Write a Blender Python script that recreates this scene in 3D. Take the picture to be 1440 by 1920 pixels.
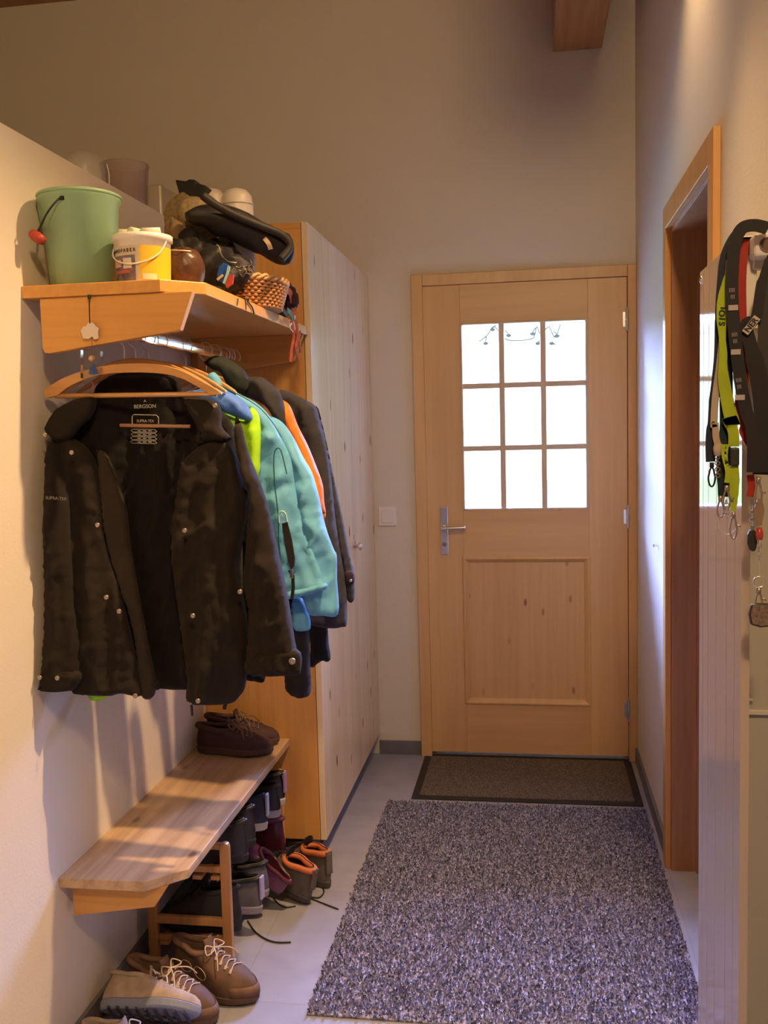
import bpy, bmesh, math, random
from math import sin, cos, pi, radians
from mathutils import Vector, Matrix, noise
from mathutils.geometry import delaunay_2d_cdt

# ------------------------------------------------------------------ clearing
for o in list(bpy.data.objects):
    bpy.data.objects.remove(o)
S = bpy.context.scene
COL = S.collection
random.seed(4)

# ------------------------------------------------------------------ camera
F, YAW, PITCH, ROLL, H = 1800.0, .1554, .0866, -.0258, 1.46
def basis():
    cy, sy = cos(YAW), sin(YAW)
    w = Vector((-sy * cos(PITCH), cy * cos(PITCH), -sin(PITCH)))
    r = Vector((cy, sy, 0))
    u = r.cross(w)
    c, s = cos(ROLL), sin(ROLL)
    return c * r + s * u, -s * r + c * u, w
RX, UX, WX = basis()
cam_d = bpy.data.cameras.new('camera')
cam = bpy.data.objects.new('camera', cam_d)
COL.objects.link(cam)
cam_d.sensor_fit = 'HORIZONTAL'
cam_d.sensor_width = 36
cam_d.lens = 36 * F / 1440
cam_d.clip_start = .02
cam.matrix_world = Matrix(((RX.x, UX.x, -WX.x, 0), (RX.y, UX.y, -WX.y, 0), (RX.z, UX.z, -WX.z, H), (0, 0, 0, 1)))
S.camera = cam
S.view_settings.view_transform = 'Standard'
S.view_settings.look = 'None'
S.view_settings.exposure = 0.35
S.view_settings.gamma = 1
S.view_settings.use_curve_mapping = False

# ------------------------------------------------------------------ world and lights
W = bpy.data.worlds.new('world')
S.world = W
W.use_nodes = True
bg = W.node_tree.nodes['Background']
bg.inputs[0].default_value = (.74, .93, 1.0, 1)
bg.inputs[1].default_value = 3.2

def light(name, kind, loc, target, power, color, **kw):
    d = bpy.data.lights.new(name, kind)
    d.energy = power
    d.color = color
    for k, v in kw.items():
        setattr(d, k, v)
    o = bpy.data.objects.new(name, d)
    COL.objects.link(o)
    o.location = loc
    o.rotation_euler = (Vector(target) - Vector(loc)).to_track_quat('-Z', 'Y').to_euler()
    return o
WARM = (1.0, .64, .32)
COOL = (.30, .38, 1.0)
light('ceiling_spot', 'SPOT', (.16, 2.13, 2.95), (-.90, 1.8, -.2), 215, WARM, spot_size=radians(82), spot_blend=1.0, shadow_soft_size=.03)
light('wall_spot', 'SPOT', (.24, 2.60, 2.95), (.43, 2.74, 1.5), 17, WARM, spot_size=radians(90), spot_blend=1.0, shadow_soft_size=.04)
light('rear_fill', 'AREA', (.26, -.5, 3.2), (-.25, 3.2, 1.3), 32, (1.0, .69, .35), shape='DISK', size=.3)  # added warm fill behind the camera, no known lamp there
light('sky_daylight', 'AREA', (-1.1, 9.2, 4.3), (.0, 3.4, .8), 17500, COOL, shape='RECTANGLE', size=7.2, size_y=4.2)

# ------------------------------------------------------------------ geometry helpers
def ray(px, py):
    return (px - 721.5) / F * RX - (py - 959.4) / F * UX + WX
def at(px, py, axis, val):
    """the point of the place seen at a spot of the photo, on the plane axis = val"""
    d = ray(px, py)
    i = 'xyz'.index(axis)
    t = (val - (0, 0, H)[i]) / d[i]
    return Vector((0, 0, H)) + d * t
def atp(px, py, a, b=0.0, c=0.0):
    """same on the hanging plane y = a + b*(x+.9) + c*(z-1.5)"""
    d = ray(px, py)
    # t*dy = a + b*(t*dx+.9) + c*(H+t*dz-1.5)
    t = (a + b * .9 + c * (H - 1.5)) / (d.y - b * d.x - c * d.z)
    return Vector((0, 0, H)) + d * t

class MB:
    def __init__(s):
        s.bm = bmesh.new()
    def face(s, pts):
        try:
            return s.bm.faces.new([s.bm.verts.new(p) for p in pts])
        except ValueError:
            return None
    def box(s, x0, x1, y0, y1, z0, z1, M=None):
        p = [(x, y, z) for z in (z0, z1) for y in (y0, y1) for x in (x0, x1)]
        v = [s.bm.verts.new(M @ Vector(q) if M else q) for q in p]
        for f in ((0, 2, 3, 1), (4, 5, 7, 6), (0, 1, 5, 4), (2, 6, 7, 3), (0, 4, 6, 2), (1, 3, 7, 5)):
            s.bm.faces.new([v[i] for i in f])
        return s
    def prism(s, poly, axis, lo, hi):
        """poly: 2d points in the two other axes"""
        def mk(a, b, c):
            return {'x': (c, a, b), 'y': (a, c, b), 'z': (a, b, c)}[axis]
        A = [s.bm.verts.new(mk(a, b, lo)) for a, b in poly]
        B = [s.bm.verts.new(mk(a, b, hi)) for a, b in poly]
        s.bm.faces.new(A); s.bm.faces.new(B[::-1])
        n = len(A)
        for i in range(n):
            s.bm.faces.new((A[i], A[(i + 1) % n], B[(i + 1) % n], B[i]))
        return s
    def rings(s, R, closed=True, cap=True, loop=False):
        V = [[s.bm.verts.new(p) for p in r] for r in R]
        m = len(V)
        for i in range(m if loop else m - 1):
            a, b = V[i], V[(i + 1) % m]
            n = len(a)
            for j in range(n if closed else n - 1):
                s.bm.faces.new((a[j], a[(j + 1) % n], b[(j + 1) % n], b[j]))
        if cap and closed and not loop:
            s.bm.faces.new(V[0][::-1]); s.bm.faces.new(V[-1])
        return s
    def tube(s, pts, r, n=8, loop=False, cap=True):
        pts = [Vector(p) for p in pts]
        R = []
        up = Vector((0, 0, 1))
        m = len(pts)
        prev = None
        for i, p in enumerate(pts):
            if loop:
                t = (pts[(i + 1) % m] - pts[i - 1])
            else:
                t = pts[min(i + 1, m - 1)] - pts[max(i - 1, 0)]
            if t.length < 1e-9: t = Vector((0, 0, 1))
            t.normalize()
            if prev is None:
                a = t.cross(up)
                if a.length < .2: a = t.cross(Vector((1, 0, 0)))
            else:
                a = prev - t * prev.dot(t)
                if a.length < 1e-4: a = t.cross(up)
            a.normalize(); prev = a
            b = t.cross(a)
            rr = r[i] if isinstance(r, (list, tuple)) else r
            R.append([p + rr * (cos(2 * pi * k / n) * a + sin(2 * pi * k / n) * b) for k in range(n)])
        return s.rings(R, loop=loop, cap=cap)
    def lathe(s, prof, c, n=32, sx=1.0, sy=1.0, M=None):
        R = []
        for r, z in prof:
            ring = [Vector((r * sx * cos(2 * pi * k / n), r * sy * sin(2 * pi * k / n), z)) for k in range(n)]
            R.append([(M @ p if M else p) + Vector(c) for p in ring])
        return s.rings(R)
    def ribbon(s, pts, w, nrm=(0, -1, 0), th=.0015):
        """flat strap along pts; w may be a list"""
        pts = [Vector(p) for p in pts]
        nrm = Vector(nrm).normalized()
        R = []
        for i, p in enumerate(pts):
            t = (pts[min(i + 1, len(pts) - 1)] - pts[max(i - 1, 0)]).normalized()
            sd = t.cross(nrm)
            if sd.length < .1: sd = Vector((1, 0, 0))
            sd.normalize()
            ww = (w[i] if isinstance(w, (list, tuple)) else w) / 2
            R.append([p + sd * ww + nrm * th, p - sd * ww + nrm * th, p - sd * ww - nrm * th, p + sd * ww - nrm * th])
        return s.rings(R)
    def build(s, name, m, parent=None, smooth=False, bevel=0, sub=0, seg=2, solid=0):
        bmesh.ops.recalc_face_normals(s.bm, faces=s.bm.faces)
        me = bpy.data.meshes.new(name)
        if parent is not None:
            off = Vector(parent.get('_o', (0, 0, 0)))
            bmesh.ops.translate(s.bm, verts=s.bm.verts, vec=-off)
        s.bm.to_mesh(me); s.bm.free()
        o = bpy.data.objects.new(name, me)
        COL.objects.link(o)
        if m: me.materials.append(m)
        if smooth:
            for p in me.polygons: p.use_smooth = True
        if parent is not None:
            o.parent = parent
            o['_o'] = tuple(parent.get('_o', (0, 0, 0)))
        if solid:
            q = o.modifiers.new('s', 'SOLIDIFY'); q.thickness = solid
        if bevel:
            q = o.modifiers.new('b', 'BEVEL'); q.width = bevel; q.segments = seg; q.limit_method = 'ANGLE'; q.angle_limit = radians(40)
        if sub:
            q = o.modifiers.new('u', 'SUBSURF'); q.levels = sub; q.render_levels = sub
        return o

def thing(name, label, cat, loc=(0, 0, 0), group=None):
    o = bpy.data.objects.new(name, None)
    o.empty_display_size = .05
    COL.objects.link(o)
    o.location = loc
    o['_o'] = tuple(loc)
    o['label'] = label; o['category'] = cat
    if group: o['group'] = group
    return o
def tag(o, label, cat, group=None):
    o['label'] = label; o['category'] = cat
    if group: o['group'] = group
    return o
def struct(o):
    o['kind'] = 'structure'
    return o
def spline(pts, n=8):
    """Catmull-Rom through pts"""
    P = [Vector(p) for p in pts]
    if len(P) < 3: return P
    out = []
    for i in range(len(P) - 1):
        a, b, c, d = P[max(i - 1, 0)], P[i], P[i + 1], P[min(i + 2, len(P) - 1)]
        for k in range(n):
            t = k / n
            out.append(.5 * ((2 * b) + (c - a) * t + (2 * a - 5 * b + 4 * c - d) * t * t + (3 * b - a - 3 * c + d) * t ** 3))
    out.append(P[-1])
    return out
def spl2(pts, n=6):
    return [(v.x, v.y) for v in spline([(a, b, 0) for a, b in pts], n)]

def text_mesh(name, body, size, M, m, parent, extrude=.0003, align='CENTER', squeeze=1.0, bold=0.0):
    c = bpy.data.curves.new(name, 'FONT')
    c.body = body; c.size = size; c.extrude = extrude; c.align_x = align; c.align_y = 'CENTER'; c.offset = bold
    t = bpy.data.objects.new(name, c)
    COL.objects.link(t)
    bpy.context.view_layer.update()
    me = bpy.data.meshes.new_from_object(t.evaluated_get(bpy.context.evaluated_depsgraph_get()))
    bpy.data.objects.remove(t)
    off = Vector(parent.get('_o', (0, 0, 0)))
    me.transform(Matrix.Translation(-off) @ M @ Matrix.Diagonal((squeeze, 1, 1, 1)))
    me.materials.clear(); me.materials.append(m)
    o = bpy.data.objects.new(name, me)
    COL.objects.link(o)
    o.parent = parent
    o['_o'] = tuple(off)
    return o
def face_cam(p, ang=0.0):
    """a matrix whose XY plane stands upright facing -y, turned by ang in its plane"""
    return Matrix.Translation(p) @ Matrix.Rotation(radians(90), 4, 'X') @ Matrix.Rotation(ang, 4, 'Z')

# ------------------------------------------------------------------ materials
def newmat(name):
    m = bpy.data.materials.new(name)
    m.use_nodes = True
    nt = m.node_tree
    return m, nt, nt.nodes['Principled BSDF'], nt.links
def setp(b, **k):
    for n, v in k.items():
        b.inputs[n.replace('_', ' ')].default_value = v
def mat(name, c, rough=.6, metal=0.0, bump=0.0, bscale=200.0, var=0.0, vscale=20.0, spec=.5, **k):
    m, nt, b, L = newmat(name)
    setp(b, Base_Color=(*c, 1), Roughness=rough, Metallic=metal)
    b.inputs['Specular IOR Level'].default_value = spec
    for n, v in k.items():
        b.inputs[n.replace('_', ' ')].default_value = v
    tc = nt.nodes.new('ShaderNodeTexCoord')
    if bump:
        n1 = nt.nodes.new('ShaderNodeTexNoise'); n1.inputs['Scale'].default_value = bscale; n1.inputs['Detail'].default_value = 4
        L.new(tc.outputs['Object'], n1.inputs['Vector'])
        bp = nt.nodes.new('ShaderNodeBump'); bp.inputs['Strength'].default_value = bump; bp.inputs['Distance'].default_value = .002
        L.new(n1.outputs[0], bp.inputs['Height']); L.new(bp.outputs[0], b.inputs['Normal'])
    if var:
        n2 = nt.nodes.new('ShaderNodeTexNoise'); n2.inputs['Scale'].default_value = vscale; n2.inputs['Detail'].default_value = 5
        L.new(tc.outputs['Object'], n2.inputs['Vector'])
        r = nt.nodes.new('ShaderNodeValToRGB')
        r.color_ramp.elements[0].position = .3; r.color_ramp.elements[1].position = .7
        r.color_ramp.elements[0].color = (*[x * (1 - var) for x in c], 1)
        r.color_ramp.elements[1].color = (*[min(1, x * (1 + var)) for x in c], 1)
        L.new(n2.outputs[0], r.inputs[0]); L.new(r.outputs[0], b.inputs['Base Color'])
    return m

def wood(name, c, dark, axis='z', knots=1.0, rough=.42, scale=1.0, flat=None, kscale=6.5, kr=(.022, .055), kc=(.16, .06, .02)):
    """spruce: grain along axis, a few round knots, optional glued boards"""
    m, nt, b, L = newmat(name)
    N = nt.nodes.new
    tc = N('ShaderNodeTexCoord')
    mp = N('ShaderNodeMapping')
    st = {'x': (.045, 1, 1), 'y': (1, .045, 1), 'z': (1, 1, .045)}[axis]
    mp.inputs['Scale'].default_value = [v * scale for v in st]
    L.new(tc.outputs['Object'], mp.inputs['Vector'])
    # warp
    nz = N('ShaderNodeTexNoise'); nz.inputs['Scale'].default_value = 3.2; nz.inputs['Detail'].default_value = 2
    L.new(mp.outputs[0], nz.inputs['Vector'])
    vm = N('ShaderNodeVectorMath'); vm.operation = 'MULTIPLY_ADD'
    vm.inputs[1].default_value = (.12, .12, .12)
    L.new(nz.outputs['Color'], vm.inputs[0]); L.new(mp.outputs[0], vm.inputs[2])
    g = N('ShaderNodeTexNoise'); g.inputs['Scale'].default_value = 45; g.inputs['Detail'].default_value = 6; g.inputs['Roughness'].default_value = .6
    L.new(vm.outputs[0], g.inputs['Vector'])
    r = N('ShaderNodeValToRGB')
    r.color_ramp.elements[0].position = .36; r.color_ramp.elements[1].position = .62
    r.color_ramp.elements[0].color = (*dark, 1); r.color_ramp.elements[1].color = (*c, 1)
    L.new(g.outputs[0], r.inputs[0])
    # broad tone
    g2 = N('ShaderNodeTexNoise'); g2.inputs['Scale'].default_value = 6; g2.inputs['Detail'].default_value = 2
    L.new(mp.outputs[0], g2.inputs['Vector'])
    mx = N('ShaderNodeMix'); mx.data_type = 'RGBA'; mx.blend_type = 'MULTIPLY'; mx.inputs[0].default_value = .5
    r2 = N('ShaderNodeValToRGB')
    r2.color_ramp.elements[0].position = .35; r2.color_ramp.elements[1].position = .65
    r2.color_ramp.elements[0].color = (.78, .72, .66, 1); r2.color_ramp.elements[1].color = (1, 1, 1, 1)
    L.new(g2.outputs[0], r2.inputs[0])
    L.new(r.outputs[0], mx.inputs[6]); L.new(r2.outputs[0], mx.inputs[7])
    # knots
    kp = N('ShaderNodeMapping')
    kst = {'x': (.42, 1, 1), 'y': (1, .42, 1), 'z': (1, 1, .42)}[axis]
    kst = list(kst)
    if flat is not None: kst['xyz'.index(flat)] = 0.0
    kp.inputs['Scale'].default_value = kst
    L.new(tc.outputs['Object'], kp.inputs['Vector'])
    vo = N('ShaderNodeTexVoronoi'); vo.inputs['Scale'].default_value = kscale; vo.inputs['Randomness'].default_value = 1
    if flat is not None:
        vo.voronoi_dimensions = '2D'
        sp = N('ShaderNodeSeparateXYZ'); cb_ = N('ShaderNodeCombineXYZ')
        L.new(kp.outputs[0], sp.inputs[0])
        a_, b_3 = [k for k in range(3) if k != 'xyz'.index(flat)]
        L.new(sp.outputs[a_], cb_.inputs[0]); L.new(sp.outputs[b_3], cb_.inputs[1]); L.new(cb_.outputs[0], vo.inputs['Vector'])
    else:
        L.new(kp.outputs[0], vo.inputs['Vector'])
    rk = N('ShaderNodeValToRGB')
    if flat is None: kr = (.03, .085)
    rk.color_ramp.elements[0].position = kr[0]; rk.color_ramp.elements[1].position = kr[1]
    rk.color_ramp.elements[0].color = (1, 1, 1, 1); rk.color_ramp.elements[1].color = (0, 0, 0, 1)
    L.new(vo.outputs['Distance'], rk.inputs[0])
    sc = N('ShaderNodeMath'); sc.operation = 'MULTIPLY'
    sx_ = N('ShaderNodeSeparateColor'); L.new(vo.outputs['Color'], sx_.inputs[0])
    gt = N('ShaderNodeMath'); gt.operation = 'MULTIPLY'; gt.inputs[1].default_value = knots
    L.new(sx_.outputs[0], gt.inputs[0])
    L.new(gt.outputs[0], sc.inputs[1])
    L.new(rk.outputs[0], sc.inputs[0])
    mk = N('ShaderNodeMix'); mk.data_type = 'RGBA'
    mk.inputs[7].default_value = (*kc, 1)
    L.new(sc.outputs[0], mk.inputs[0]); L.new(mx.outputs[2], mk.inputs[6])
    L.new(mk.outputs[2], b.inputs['Base Color'])
    bp = N('ShaderNodeBump'); bp.inputs['Strength'].default_value = .08; bp.inputs['Distance'].default_value = .001
    L.new(g.outputs[0], bp.inputs['Height']); L.new(bp.outputs[0], b.inputs['Normal'])
    setp(b, Roughness=rough)
    return m

M = {}
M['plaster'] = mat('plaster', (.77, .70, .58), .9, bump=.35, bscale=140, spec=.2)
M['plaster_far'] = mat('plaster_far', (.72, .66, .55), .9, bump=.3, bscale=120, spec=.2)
WC, WD = (.72, .38, .105), (.65, .32, .08)
M['wood_z'] = wood('wood_z', WC, WD, 'z', .9)
M['wood_x'] = wood('wood_x', WC, WD, 'x', .7)
M['wood_y'] = wood('wood_y', WC, WD, 'y', .9)
M['plain_z'] = wood('plain_z', WC, WD, 'z', 0)
M['plain_x'] = wood('plain_x', WC, WD, 'x', 0)
M['bench'] = wood('bench_wood', (.66, .46, .27), (.46, .30, .17), 'y', 1.4, flat='z', kscale=5, rough=.33, scale=.8)
M['door_z'] = wood('door_z', (.74, .46, .20), (.695, .42, .175), 'z', 0, rough=.4)
M['door_x'] = wood('door_x', (.74, .46, .20), (.695, .42, .175), 'x', 0, rough=.4)
M['door_k'] = wood('door_k', (.74, .46, .20), (.685, .41, .17), 'z', 1.3, rough=.4, flat='y', kscale=8.5, kr=(.035, .075), kc=(.32, .13, .05))
M['locker_front_lit'] = wood('locker_front_lit', (.88, .71, .48), (.80, .62, .39), 'z', 1.5, rough=.26, flat='x', kscale=5.5, kr=(.025, .06), scale=.7)  # same wood as the side, base lightened to hold the daylight gleam
M['beam'] = wood('beam_wood', (.52, .26, .10), (.42, .19, .07), 'y', .4)
M['jamb'] = wood('jamb_wood', (.50, .25, .11), (.40, .18, .07), 'z', .9, kc=(.22, .09, .04))
M['rack'] = wood('rack_wood', (.68, .36, .13), (.58, .28, .09), 'z', .1, rough=.4)
M['hanger'] = wood('hanger_wood', (.62, .33, .12), (.52, .25, .08), 'x', 0, rough=.35)
M['steel'] = mat('steel', (.75, .74, .72), .28, 1.0)
M['chrome'] = mat('chrome', (.85, .85, .85), .08, 1.0)
M['brass'] = mat('brass', (.62, .45, .28), .3, 1.0)
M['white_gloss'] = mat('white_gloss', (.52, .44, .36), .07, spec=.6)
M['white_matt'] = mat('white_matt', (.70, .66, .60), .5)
M['white_plastic'] = mat('white_plastic', (.80, .76, .70), .35)
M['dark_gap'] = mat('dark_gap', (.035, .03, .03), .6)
M['base_tile'] = mat('base_tile', (.16, .15, .15), .45, var=.1, vscale=12)
M['black'] = mat('black', (.012, .011, .011), .6)

def floor_mat():
    m, nt, b, L = newmat('floor_tile')
    N = nt.nodes.new
    tc = N('ShaderNodeTexCoord')
    mp = N('ShaderNodeMapping'); mp.inputs['Location'].default_value = (.18, .13, 0)
    L.new(tc.outputs['Object'], mp.inputs['Vector'])
    br = N('ShaderNodeTexBrick')
    br.inputs['Scale'].default_value = 1
    br.inputs['Brick Width'].default_value = .6; br.inputs['Row Height'].default_value = .6
    br.inputs['Mortar Size'].default_value = .0022
    br.offset = 0
    br.inputs['Color1'].default_value = (.32, .32, .37, 1); br.inputs['Color2'].default_value = (.345, .34, .39, 1)
    br.inputs['Mortar'].default_value = (.31, .29, .29, 1)
    L.new(mp.outputs[0], br.inputs['Vector'])
    n = N('ShaderNodeTexNoise'); n.inputs['Scale'].default_value = 9; n.inputs['Detail'].default_value = 6
    L.new(tc.outputs['Object'], n.inputs['Vector'])
    mx = N('ShaderNodeMix'); mx.data_type = 'RGBA'; mx.blend_type = 'OVERLAY'; mx.inputs[0].default_value = .25
    L.new(br.outputs[0], mx.inputs[6]); L.new(n.outputs[0], mx.inputs[7])
    L.new(mx.outputs[2], b.inputs['Base Color'])
    setp(b, Roughness=.42)
    return m
M['floor'] = floor_mat()

def speckle(name, cols, scale, rough=.95, bump=.4):
    m, nt, b, L = newmat(name)
    N = nt.nodes.new
    tc = N('ShaderNodeTexCoord')
    v = N('ShaderNodeTexVoronoi'); v.inputs['Scale'].default_value = scale
    L.new(tc.outputs['Object'], v.inputs['Vector'])
    w = N('ShaderNodeTexWhiteNoise'); w.noise_dimensions = '3D'
    L.new(v.outputs['Position'], w.inputs['Vector'])
    r = N('ShaderNodeValToRGB')
    r.color_ramp.interpolation = 'LINEAR'
    els = r.color_ramp.elements
    els[0].position = 0; els[0].color = (*cols[0], 1)
    els[1].position = 1; els[1].color = (*cols[-1], 1)
    for i, c in enumerate(cols[1:-1]):
        e = els.new((i + 1) / (len(cols) - 1)); e.color = (*c, 1)
    L.new(w.outputs['Value'], r.inputs[0]); L.new(r.outputs[0], b.inputs['Base Color'])
    bp = N('ShaderNodeBump'); bp.inputs['Strength'].default_value = bump; bp.inputs['Distance'].default_value = .003
    L.new(w.outputs['Value'], bp.inputs['Height']); L.new(bp.outputs[0], b.inputs['Normal'])
    setp(b, Roughness=rough)
    b.inputs['Specular IOR Level'].default_value = .15
    return m
M['rug'] = speckle('rug_wool', [(.08, .08, .12), (.18, .18, .26), (.32, .31, .46), (.53, .52, .72)], 165)
M['mat_pile'] = speckle('mat_pile', [(.07, .055, .04), (.13, .105, .075), (.22, .175, .13)], 260)
M['mat_rubber'] = mat('mat_rubber', (.022, .018, .017), .7)

def glass_mat(name, tint=(1, 1, 1), gl=.12, rough=.02):
    m, nt, b, L = newmat(name)
    N = nt.nodes.new
    nt.nodes.remove(b)
    t = N('ShaderNodeBsdfTransparent'); t.inputs[0].default_value = (*tint, 1)
    g = N('ShaderNodeBsdfGlossy'); g.inputs['Roughness'].default_value = rough
    fr = N('ShaderNodeFresnel'); fr.inputs[0].default_value = 1.45
    mx = N('ShaderNodeMixShader')
    L.new(fr.outputs[0], mx.inputs[0]); L.new(t.outputs[0], mx.inputs[1]); L.new(g.outputs[0], mx.inputs[2])
    L.new(mx.outputs[0], nt.nodes['Material Output'].inputs['Surface'])
    return m
M['glass'] = glass_mat('pane_glass', (.95, 1, .97))
M['clear'] = glass_mat('clear_plastic', (.86, .86, .86), rough=.1)

# ------------------------------------------------------------------ the setting
D = 4.17          # end wall
XL, XR = -1.10, .43
HW = 2.123        # top of the half-height wall
CZ = 3.38
struct(MB().box(-4.2, 2.6, -3.4, D + .3, -.1, 0).build('floor', M['floor']))
struct(MB().box(-4.2, 2.6, -3.4, D + .3, CZ, CZ + .1).build('ceiling', M['beam']))
struct(MB().box(XL - .26, XL, -.3, D, 0, HW).build('wall_left', M['plaster']))
# end wall with the hole for the front door
DX0, DX1, DH = -.508, .430, 2.11
wb = MB()
wb.box(-4.2, DX0, D, D + .25, 0, CZ); wb.box(DX1, 2.6, D, D + .25, 0, CZ); wb.box(DX0, DX1, D, D + .25, DH, CZ)
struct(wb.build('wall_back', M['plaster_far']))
# right wall with the doorway
RY0, RY1, RH = 2.40, 3.14, 2.06
TH = .22
wr = MB()
wr.box(XR, XR + TH, -1.0, RY0, 0, CZ); wr.box(XR, XR + TH, RY1, D, 0, CZ); wr.box(XR, XR + TH, RY0, RY1, RH, CZ)
struct(wr.build('wall_right', M['plaster']))
# room beyond the doorway, and the outer walls behind the camera
struct(MB().box(2.5, 2.6, -3.4, D, 0, CZ).build('wall_far_right', M['plaster']))
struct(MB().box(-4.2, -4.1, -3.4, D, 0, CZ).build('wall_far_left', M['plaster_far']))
struct(MB().box(-4.2, 2.6, -3.5, -3.4, 0, CZ).build('wall_rear', M['plaster']))
wp = MB(); wp.box(-2.6, -1.04, -1.3, -1.18, 0, CZ)  # unseen wall piece added behind the camera to shape the light
struct(wp.build('wall_light_stop', M['plaster']))

# skirting
BH = .062
bl = MB(); bl.box(XL, XL + .011, -.3, 3.02, 0, BH); struct(bl.build('baseboard_left', M['base_tile'], bevel=.001))
bb = MB(); bb.box(-.70, DX0, D - .011, D, 0, BH); struct(bb.build('baseboard_back', M['base_tile'], bevel=.001))
br = MB(); br.box(XR - .011, XR, 3.205, D, 0, BH); struct(br.build('baseboard_right', M['base_tile'], bevel=.001))
struct(MB().box(.10, .298, 1.2, D, 2.985, CZ).build('trim_1', M['beam'], bevel=.006))

# wooden lining of the doorway in the right wall
cs = MB()
cs.prism([(RY0 - .065, 0), (RY0 + .005, 0), (RY0 + .005, RH - .005), (RY1 - .005, RH - .005), (RY1 - .005, 0), (RY1 + .05, 0), (RY1 + .05, RH + .065), (RY0 - .065, RH + .065)], 'x', XR - .018, XR)
struct(cs.build('trim_2', M['plain_z'], bevel=.002))
ln = MB()
ln.box(XR, XR + TH, RY1 - .02, RY1, 0, RH); ln.box(XR, XR + TH, RY0, RY0 + .02, 0, RH); ln.box(XR, XR + TH, RY0 + .02, RY1 - .02, RH - .02, RH)
struct(ln.build('trim_3', M['jamb'], bevel=.001))
stp = MB(); stp.box(XR + .075, XR + .10, RY1 - .034, RY1 - .02, 0, RH - .02)
struct(stp.build('trim_4', M['jamb'], bevel=.001))

# ---- front door
fr = MB()
FW = .048
fr.box(DX0, DX0 + FW, D - .028, D + .06, 0, DH); fr.box(DX1 - .036, DX1, D - .028, D + .06, 0, DH); fr.box(DX0 + FW, DX1 - .036, D - .028, D + .06, DH - FW, DH)
fr.box(DX0 + FW, DX0 + FW + .015, D + .0335, D + .06, 0, DH - FW); fr.box(DX1 - .051, DX1 - .036, D + .0335, D + .06, 0, DH - FW); fr.box(DX0 + FW, DX1 - .036, D + .0335, D + .0595, DH - FW - .015, DH - FW)
struct(fr.build('door_frame_trim', M['door_z'], bevel=.003))
bpy.data.objects['door_frame_trim'].name = 'trim_5'
LX0, LX1, LZ0, LZ1 = -.460, .392, .022, 2.060
GX0, GX1, GZ0, GZ1 = -.302, .221, 1.098, 1.898
PX0, PX1, PZ0, PZ1 = -.306, .232, .244, .892
yf, yb = D - .022, D + .032
door = bpy.data.objects.new('door_1', None); COL.objects.link(door); door.location = (-.03, D, 0); door['_o'] = (-.03, D, 0); door['kind'] = 'structure'
dl = MB()
dl.box(LX0, GX0, yf, yb, LZ0, LZ1); dl.box(GX1 + .011, LX1, yf, yb, LZ0, LZ1)
dl.build('door_stile', M['door_z'], door, bevel=.002)
dr = MB()
dr.box(GX0, GX1 + .011, yf, yb, LZ0, PZ0); dr.box(GX0, GX1 + .011, yf, yb, PZ1, GZ0); dr.box(GX0, GX1 + .011, yf, yb, GZ1, LZ1)
dr.build('door_rail', M['door_x'], door, bevel=.001)
pn = MB(); pn.box(PX0, PX1, yf + .010, yb - .01, PZ0, PZ1)
pn.build('door_panel', M['door_k'], door)
ml = MB()
mp_ = [(-.004, yf - .001), (.0, yf - .006), (.006, yf - .007), (.012, yf - .002), (.018, yf + .004), (.024, yf + .011), (.0, yf + .011)]
ml.rings([[(PX0 + d, yy, PZ0 + d), (PX1 - d, yy, PZ0 + d), (PX1 - d, yy, PZ1 - d), (PX0 + d, yy, PZ1 - d)] for d, yy in mp_], loop=True, cap=False)
ml.build('panel_moulding', M['door_z'], door)
mu = MB()
gw = (GX1 - GX0)
b_ = .0115
for k in (1, 2):
    xx = GX0 + gw * k / 3
    mu.box(xx - b_, xx + b_, yf + .006, yb - .006, GZ0, GZ1)
for k in (1, 2):
    zz = GZ0 + (GZ1 - GZ0) * k / 3
    mu.box(GX0, GX1, yf + .0075, yb - .0075, zz - b_, zz + b_)
mu.box(GX0 - .001, GX0 + .008, yf - .003, yb, GZ0, GZ1); mu.box(GX1, GX1 + .012, yf - .003, yb, GZ0, GZ1)
mu.box(GX0, GX1, yf - .003, yb, GZ0 - .001, GZ0 + .008); mu.box(GX0, GX1, yf - .003, yb, GZ1 - .008, GZ1 + .001)
mu.build('glazing_bars', mat('glazing_paint', (.62, .46, .29), .45), door, bevel=.002)
MB().box(GX0, GX1, D + .004, D + .008, GZ0, GZ1).build('door_glass', M['glass'], door)
# lock plate, lever and cylinder
hp = at(835, 1000, 'y', yf)
lp = MB(); lp.box(hp.x - .017, hp.x + .017, yf - .007, yf, .905, 1.115)
lock = lp.build('lock_plate', M['steel'], door, bevel=.003)
lv = MB()
hz = at(840, 988, 'y', yf).z
lv.tube([(hp.x - .002, yf - .005, hz), (hp.x - .002, yf - .05, hz)], .010, 14)
lv.tube(spline([(hp.x - .002, yf - .048, hz), (hp.x + .03, yf - .052, hz + .001), (hp.x + .095, yf - .050, hz + .003)]), .0085, 12)
lv.build('door_handle', M['steel'], door, smooth=True)
cy = MB(); cz = at(837, 1019, 'y', yf).z
cy.lathe([(.011, 0), (.011, .012), (.009, .016), (.0, .016)], (hp.x, yf - .004, cz), 20, M=Matrix.Rotation(radians(90), 3, 'X'))
cy.box(hp.x - .0012, hp.x + .0012, yf - .0215, yf - .019, cz - .006, cz + .006)
cy.build('lock_cylinder', M['chrome'], door, smooth=False)
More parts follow.
